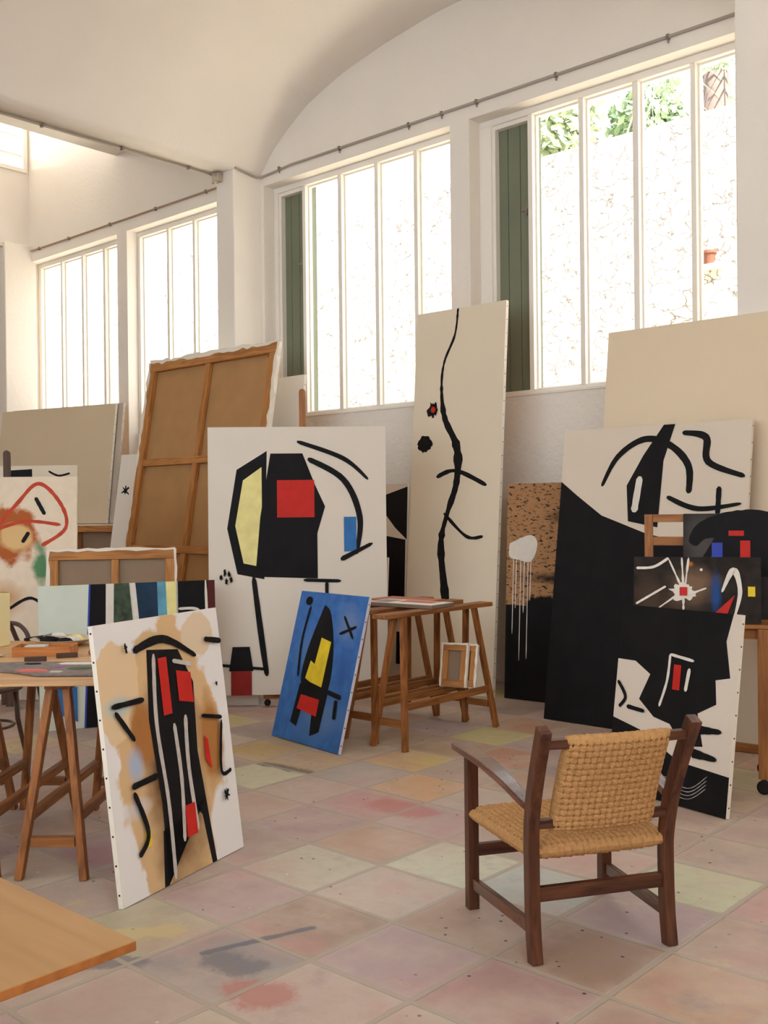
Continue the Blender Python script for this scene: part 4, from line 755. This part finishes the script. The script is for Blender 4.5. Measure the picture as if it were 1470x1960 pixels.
m = MB(); m.box(-0.24, 0.24, -0.13, 0.13, 0, 0.012); q = m.build('drawing_board', plain('orange_brown_board', (176, 108, 74), 0.6), None, loc=(-4.80, 5.56, ZT+0.001)); q.rotation_euler = (0, 0, R(2)); tag(q, 'thin orange-brown board lying on the far end of the trestles', 'board')
# two small reversed canvases propped on the nearest trestle rails
reversed_canvas('front one of two small reversed canvases propped on the nearest trestle', (-4.31, 5.445, 14, 12, 0.185, 0.29, 0.292), t=0.03, bw=0.045, linen=DLINEN, seed=6, rag=0.006, keys=False)
reversed_canvas('rear one of two small reversed canvases propped on the nearest trestle', (-4.27, 5.495, 14, 12, 0.19, 0.285, 0.292), t=0.03, bw=0.045, linen=DLINEN, seed=7, rag=0.008, keys=False)

# --- left work table: board and the things on it
TU = Vector((math.cos(R(42)), math.sin(R(42)), 0)); TV = Vector((-TU.y, TU.x, 0)); P0 = Vector((-3.562, 2.455, 0))
m = MB(); m.box(-2.0, 0, 0, 1.44, 0.790, 0.8); q = m.build('table_board', TTOP, None, bevel=0.003, loc=P0); q.rotation_euler = (0, 0, R(42)); tag(q, 'pale wooden table board on trestles at left, crowded with painting tools', 'table')
ZB = 0.801
bx = thing('carton', 'pale yellow upright carton on the left table at the photo edge', 'carton', (-5.17, 2.66, ZB), (0, 0, R(30)))
m = MB(); m.box(-0.15, 0.06, -0.05, 0.05, 0, 0.275); m.build('box_body', plain('pale_yellow_card', (236, 222, 170), 0.8), bx, bevel=0.002)
m = MB(); m.box(-0.148, 0.058, -0.053, -0.0505, 0.0, 0.12); m.build('dark_panel', plain('olive_print', (96, 92, 60), 0.7), bx)
m = MB(); m.poly([(-0.15, 0.05, 0.276), (0.06, 0.05, 0.276), (0.055, 0.02, 0.284), (-0.15, 0.02, 0.284)]); m.build('top_flap', plain('pale_yellow_card', (236, 222, 170), 0.8), bx)
pl = thing('plate', 'dish of mixed paint on the left table', 'plate', (-4.90, 2.90, ZB))
m = MB(); m.lathe([(0.07, 0), (0.09, 0.004), (0.165, 0.035), (0.168, 0.038), (0.16, 0.038), (0.09, 0.010), (0.0, 0.009)], n=32); m.build('dish', plain('stoneware', (186, 168, 142), 0.4), pl, smooth=True)
rg_ = random.Random(11)
for nm, cx, cy, rr_, mt in (('paint_blob', -0.06, -0.04, 0.055, BLACKG), ('paint_blob', 0.02, 0.03, 0.05, WHITEP), ('paint_blob', 0.07, -0.03, 0.045, BLACKG), ('paint_blob', -0.02, 0.08, 0.05, PYEL)):
    m = MB(); m.lathe([(rr_*1.0, 0), (rr_*0.9, 0.018), (rr_*0.5, 0.03), (0.002, 0.032)], (cx, cy, 0.014), 14)
    m.v = [(x+rg_.uniform(-1, 1)*0.005, y+rg_.uniform(-1, 1)*0.005, z+rg_.uniform(-1, 1)*0.003) for x, y, z in m.v]; m.build(nm, mt, pl, smooth=True)
br = thing('paint_brush', 'black-handled brush laid across the paint dish', 'brush', (-4.90, 2.90, ZB))
m = MB(); m.tube([(-0.215, -0.10, 0.022), (-0.20, -0.093, 0.024), (-0.15, -0.07, 0.032), (-0.10, -0.052, 0.042)], [0.009, 0.012, 0.011, 0.008], 10); m.build('handle', plain('black_lacquer', (24, 20, 20), 0.3), br, smooth=True)
m = MB(); m.tube([(-0.10, -0.052, 0.042), (-0.05, -0.03, 0.052)], [0.009, 0.012], 10); m.build('ferrule', METAL, br, smooth=True)
m = MB(); m.tube([(-0.05, -0.03, 0.052), (0.0, -0.01, 0.055), (0.03, 0.0, 0.05)], [0.012, 0.013, 0.003], 10); m.build('bristles', WHITEP, br, smooth=True)
tr_ = thing('wooden_tray', 'shallow orange-brown wooden tray on the left table', 'tray', (-4.66, 2.66, ZB), (0, 0, R(45))); WT = wood('tray_wood', (168, 96, 42), (196, 126, 64), 'x', 0.5)
m = MB(); m.box(-0.135, 0.135, -0.07, 0.07, 0, 0.008); m.build('tray_base', WT, tr_)
m = MB(); m.box(-0.14, 0.14, -0.078, -0.0705, 0, 0.045); m.box(-0.14, 0.14, 0.0705, 0.078, 0, 0.045); m.box(-0.142, -0.1355, -0.07, 0.07, 0, 0.045); m.box(0.1355, 0.142, -0.07, 0.07, 0, 0.045); m.build('tray_side', WT, tr_)
m = MB(); m.box(-0.05, 0.05, -0.035, 0.035, 0, 0.01); q = m.build('card_box', plain('pale_mint_card', (196, 212, 206), 0.6), None, loc=(-4.70, 2.635, ZB+0.0325)); q.rotation_euler = (0, 0, R(45)); q.scale = (1, 1, 1); tag(q, 'pale mint card lying in the wooden tray', 'card')
m = MB(); m.box(-0.045, 0.045, -0.03, 0.03, 0, 0.023); q = m.build('small_box', plain('brown_card', (150, 110, 70), 0.7), None, loc=(-4.70, 2.635, ZB+0.009)); q.rotation_euler = (0, 0, R(45)); tag(q, 'small brown box under the mint card in the wooden tray', 'box')
for (x, y, a, lb) in ((-4.47, 2.50, 60, 'short dark pastel stick left of the palette, nearer the table edge'), (-4.47, 2.665, 60, 'dark pastel stick lying between tray and palette')):
    m = MB(); m.beam((-0.05, 0, 0.011), (0.05, 0, 0.011), 0.022, 0.022, (0, 1, 0)); q = m.build('pastel_stick', plain('dark_pastel', (84, 62, 50), 0.8, var=0.2), None, bevel=0.003, loc=(x, y, ZB)); q.rotation_euler = (0, 0, R(a)); tag(q, lb, 'pastel', 'pastel sticks')
m = MB(); m.lathe([(0.02, 0), (0.03, 0.012), (0.022, 0.026), (0.004, 0.03)], n=10); q = m.build('shell', plain('brown_shell', (136, 90, 56), 0.6, var=0.2), None, smooth=True, loc=(-4.45, 2.80, ZB)); tag(q, 'small brown lump near the leaning stained painting on the table', 'shell')
rg_ = random.Random(9); m = MB(); n = 14
for i in range(n+1):
    for j in range(n+1):
        u, v = i/n*2-1, j/n*2-1; rr_ = 1-0.25*rg_.random(); m.v.append((u*0.13*rr_, v*0.10*rr_, 0.002+max(0, (1-max(abs(u), abs(v))))*0.03*(0.6+rg_.random()) + rg_.random()*0.006))
for i in range(n):
    for j in range(n): k = i*(n+1)+j; m.f.append([k, k+1, k+n+2, k+n+1]); m.m.append(0)
q = m.build('cloth_rag', plain('cream_cotton', (226, 210, 186), 0.9, var=0.1), None, smooth=True, loc=(-4.86, 2.40, ZB)); sol = q.modifiers.new('s', 'SOLIDIFY'); sol.thickness = 0.0015; sol.offset = 1; tag(q, 'crumpled cream rag on the left table beside the palette', 'rag')
pa = thing('palette', 'large grey palette with smears of paint at the table edge', 'palette', (-4.16, 2.42, ZB), (0, R(0), R(42)))
out = spline([(-0.40, 0.16), (-0.44, 0.02), (-0.32, -0.06), (-0.18, -0.08), (-0.02, -0.19)], 5) + [(0.34, -0.20), (0.36, 0.16), (0.0, 0.19), (-0.25, 0.20)]
m = MB(); k = len(out); m.v = [(x, y, 0.002) for x, y in out]+[(x, y, 0.009) for x, y in out]; m.f = [list(range(k)), list(range(k, 2*k))]+[[j, (j+1) % k, k+(j+1) % k, k+j] for j in range(k)]; m.m = [0]*len(m.f)
m.build('palette_board', plain('worn_grey_palette', (122, 110, 106), 0.6, var=0.3, vscale=30), pa)
hh = MB(); hh.lathe([(0.028, 0), (0.028, 0.0004)], (-0.34, 0.06, 0.0092), 16); hh.build('painted_hole_shade', plain('hole_shade_dark', (20, 18, 18), 0.9), pa)  # dark disc on the board, shade of an uncut thumb hole painted in
rg_ = random.Random(4)
for cx, cy, a, b_, mt in ((-0.07, -0.08, 0.075, 0.05, plain('coral_paint', (206, 96, 90), 0.5)), (0.01, 0.02, 0.035, 0.025, plain('mauve_paint', (140, 96, 136), 0.5)), (0.12, -0.03, 0.06, 0.04, plain('moss_paint', (74, 88, 62), 0.6)), (0.08, 0.12, 0.12, 0.03, WHITEP), (0.27, 0.06, 0.05, 0.03, YEL), (0.25, -0.04, 0.025, 0.03, YEL), (-0.14, 0.12, 0.05, 0.02, BLACK), (0.04, -0.12, 0.03, 0.02, GREYP)):
    m = MB(); q = []
    for j in range(16): an = 2*math.pi*j/16; rj = rg_.uniform(0.75, 1.2); q.append((cx+a*math.cos(an)*rj, cy+b_*math.sin(an)*rj))
    m.v = [(x, y, 0.0092) for x, y in q]+[(cx+(x-cx)*0.7, cy+(y-cy)*0.7, 0.0135) for x, y in q]; m.f = [list(range(16, 32))]+[[j, (j+1) % 16, 16+(j+1) % 16, 16+j] for j in range(16)]; m.m = [0]*17; m.build('paint_smear', mt, pa, smooth=True)

# bentwood chair behind the table
BW = plain('bentwood_lacquer', (84, 62, 54), 0.3, var=0.15)
bc = thing('bentwood_chair', 'dark bentwood chair with looped arms behind the left table', 'chair', (-5.95, 3.0, 0), (0, 0, R(20)))
def ring(cx, cy, z, r, rr_, n=28): return [(cx+r*math.cos(2*math.pi*k/n), cy+r*math.sin(2*math.pi*k/n), z) for k in range(n+1)]
m = MB(); m.tube(ring(0, 0, 0.45, 0.20, 0), 0.018, 8, cap=False); m.build('seat_ring', BW, bc, smooth=True)
m = MB(); m.lathe([(0.19, 0), (0.19, 0.006)], (0, 0, 0.452), 28); m.build('seat', plain('cane_seat', (150, 118, 84), 0.7), bc)
m = MB(); m.tube(ring(0, 0, 0.22, 0.16, 0), 0.009, 8, cap=False); m.build('leg_ring', BW, bc, smooth=True)
for k in range(4): a = math.pi/4+k*math.pi/2; m = MB(); m.tube([(0.17*math.cos(a), 0.17*math.sin(a), 0.45), (0.18*math.cos(a), 0.18*math.sin(a), 0.25), (0.23*math.cos(a), 0.23*math.sin(a), 0)], [0.017, 0.015, 0.012], 8); m.build('leg', BW, bc, smooth=True)
m = MB(); m.tube(spline([(-0.18, 0.10, 0.45), (-0.20, 0.15, 0.70), (-0.12, 0.18, 0.80), (0.0, 0.19, 0.82), (0.12, 0.18, 0.80), (0.20, 0.15, 0.70), (0.18, 0.10, 0.45)], 8), 0.014, 8); m.build('back_hoop', BW, bc, smooth=True)
for sx in (-1, 1): m = MB(); m.tube(spline([(sx*0.21, 0.13, 0.68), (sx*0.26, 0.0, 0.72), (sx*0.27, -0.10, 0.86), (sx*0.26, -0.17, 0.84), (sx*0.23, -0.17, 0.62), (sx*0.18, -0.12, 0.45)], 8), 0.014, 8); m.build('arm', BW, bc, smooth=True)

# --- varnished board table in the front left corner
ft = thing('plywood_table', 'varnished plywood table top in the bottom left corner', 'table', (-1.595, 1.085, 0))
m = MB(); m.box(-1.6, 0, -0.98, 0, 0.702, 0.72, 0); m.f = m.f; o_ = m.build('table_top', [PLY, PLYE], ft, bevel=0.002)
for p in o_.data.polygons: p.material_index = 0 if abs(p.normal.z) > 0.5 else 1
for x in (-1.45, -0.75):
    for y in (-0.2, -0.85): m = MB(); m.beam((x, y, 0), (x, y, 0.701), 0.05, 0.05, (1, 0, 0)); m.build('leg', HZ, ft)

# --- woven armchair
CH = (-1.797, 3.062); ch = thing('woven_armchair', 'dark wooden low armchair with woven paper cord seat and back, seen from behind', 'chair', (CH[0], CH[1], 0), (0, 0, R(58.2)))
BWD, FWD, DEP = 0.25, 0.275, 0.487
back = [(0, -0.022, 0), (0, -0.006, 0.12), (0, 0.0, 0.30), (0, -0.004, 0.40), (0, -0.03, 0.52), (0, -0.085, 0.66), (0, -0.15, 0.797)]
backs = spline([(b_[1], b_[2]) for b_ in back], 4)
def byat(z):
    for (y0, z0), (y1, z1) in zip(backs[:-1], backs[1:]):
        if z0 <= z <= z1: return y0+(y1-y0)*(z-z0)/max(z1-z0, 1e-6)
    return backs[-1][0]
TW = 0.02
def bx_at(z): return BWD + max(0, z-0.35)*0.045
for sx in (-1, 1):
    m = MB(); m.path([(sx*bx_at(z), y, z) for y, z in backs], 0.04, 0.046, (1, 0, 0)); m.build('back_post', CHZ, ch, bevel=0.003)
    m = MB(); m.beam((sx*FWD, DEP, 0), (sx*FWD, DEP+0.0, 0.566), 0.042, 0.044, (1, 0, 0)); m.build('front_leg', CHZ, ch, bevel=0.003)
    arm = spline([(DEP+0.085, 0.592), (DEP, 0.590), (DEP-0.14, 0.585), (DEP-0.32, 0.560), (-0.005, 0.517)], 4); n = len(arm)
    xs = [sx*(FWD+0.002 + (bx_at(0.5)-FWD)*(k/(n-1))**1.2 + 0.012*math.sin(math.pi*k/(n-1))) for k in range(n)]
    m = MB(); m.path([(x, y, z) for x, (y, z) in zip(xs, arm)], [0.088-0.046*(k/(n-1)) for k in range(n)], 0.024, (1, 0, 0)); m.build('armrest', CHY, ch, bevel=0.003)
    m = MB(); m.beam((sx*FWD, DEP-0.02, 0.10), (sx*BWD, 0.0, 0.11), 0.022, 0.042, (1, 0, 0)); m.build('side_stretcher', CHY, ch, bevel=0.002)
    m = MB(); m.beam((sx*(FWD-0.004), DEP-0.02, 0.358), (sx*(BWD-0.004), 0.02, 0.356), 0.018, 0.024, (1, 0, 0)); m.build('seat_rail', CHY, ch)
m = MB(); m.box(-BWD+0.015, BWD-0.015, -0.012, 0.012, 0.195, 0.243); m.build('back_stretcher', CHX, ch, bevel=0.002)
m = MB(); m.box(-FWD+0.015, FWD-0.015, DEP-0.012, DEP+0.012, 0.195, 0.24); m.build('front_stretcher', CHX, ch, bevel=0.002)
for z0, z1, nm in ((0.442, 0.470, 'lower_back_rail'), (0.728, 0.758, 'top_back_rail')):
    zc_ = (z0+z1)/2; yb = byat(zc_); w_ = bx_at(zc_)-0.015; sag = 0.022; m = MB()
    m.path([(-w_, yb, zc_), (-w_*0.72, yb-0.004, zc_), (-w_*0.55, yb-sag*0.6, zc_), (0, yb-sag, zc_), (w_*0.55, yb-sag*0.6, zc_), (w_*0.72, yb-0.004, zc_), (w_, yb, zc_)], z1-z0, 0.032, (0, 0, 1)); m.build(nm, CHX, ch, bevel=0.002)
def woven(nu, nv, f, tk, name, res=7, amp=0.0062, edgep=10, gain=1.0):
    """basket weave slab: f(u,v) -> (point, normal), u,v in 0..1; both faces and rounded rims"""
    m = MB(); U, V = nu*res, nv*res; i0 = 0
    def hgt(u, v):
        a, b_ = u*nu, v*nv; i, j = int(a), int(b_); fa, fb = a-i, b_-j
        over = (i+j) % 2 == 0
        if i >= nu: fa = 1
        if j >= nv: fb = 1
        s_ = (math.sin(math.pi*fa), math.sin(math.pi*fb)); ridge = abs(math.sin(1.5*math.pi*((fb if over else fa)-0.5)*2))
        along, across = (s_[0], s_[1]) if over else (s_[1], s_[0])
        if across < 0.42 and along < 0.75: return -amp*2.2
        return amp*((s_[0]**0.5)*(0.55+0.45*(s_[1]**0.4)) if over else (s_[1]**0.5)*(0.55+0.45*(s_[0]**0.4))*0.8) + amp*0.22*ridge
    for sgn in (1, -1):
        for a in range(U+1):
            for b_ in range(V+1):
                u, v = a/U, b_/V; p, nn_ = f(u, v); e = ((1-abs(2*u-1)**edgep)*(1-abs(2*v-1)**edgep)); e = max(0, e)**0.5
                m.v.append(tuple(Vector(p)+Vector(nn_)*sgn*(tk*e + hgt(u, v)*gain*min(1, e*1.3))))
    W1 = (U+1)*(V+1)
    for s_, off in ((0, 0), (1, W1)):
        for a in range(U):
            for b_ in range(V):
                k = off+a*(V+1)+b_; q = [k, k+V+1, k+V+2, k+1]; m.f.append(q if s_ == 0 else q[::-1]); m.m.append(0)
    return m.build(name, CORD, ch, smooth=True)
def fseat(u, v):
    w_ = BWD+0.014+(FWD-BWD+0.008)*v; y = 0.0-0.018+v*(DEP+0.036); return ((2*u-1)*w_, y, 0.358-0.014*math.sin(math.pi*u)*math.sin(math.pi*v)), (0, 0, 1)
def fback(u, v):
    z = 0.428+v*(0.768-0.428); y = byat(z); x0 = bx_at(z)*(0.76-0.05*v); y -= 0.022*(1-(2*u-1)**2)+0.002
    t_ = Vector((0, byat(z+0.01)-byat(z-0.01), 0.02)).normalized(); return ((2*u-1)*x0, y, z), (0, -t_.z, t_.y)
woven(24, 21, fseat, 0.027, 'woven_seat', edgep=7, gain=1.5); woven(17, 16, fback, 0.023, 'woven_back')
for mt_ in (CHY,):
    b_ = mt_.node_tree.nodes['Principled BSDF']; b_.inputs['Coat Weight'].default_value = 0.6; b_.inputs['Coat Roughness'].default_value = 0.25
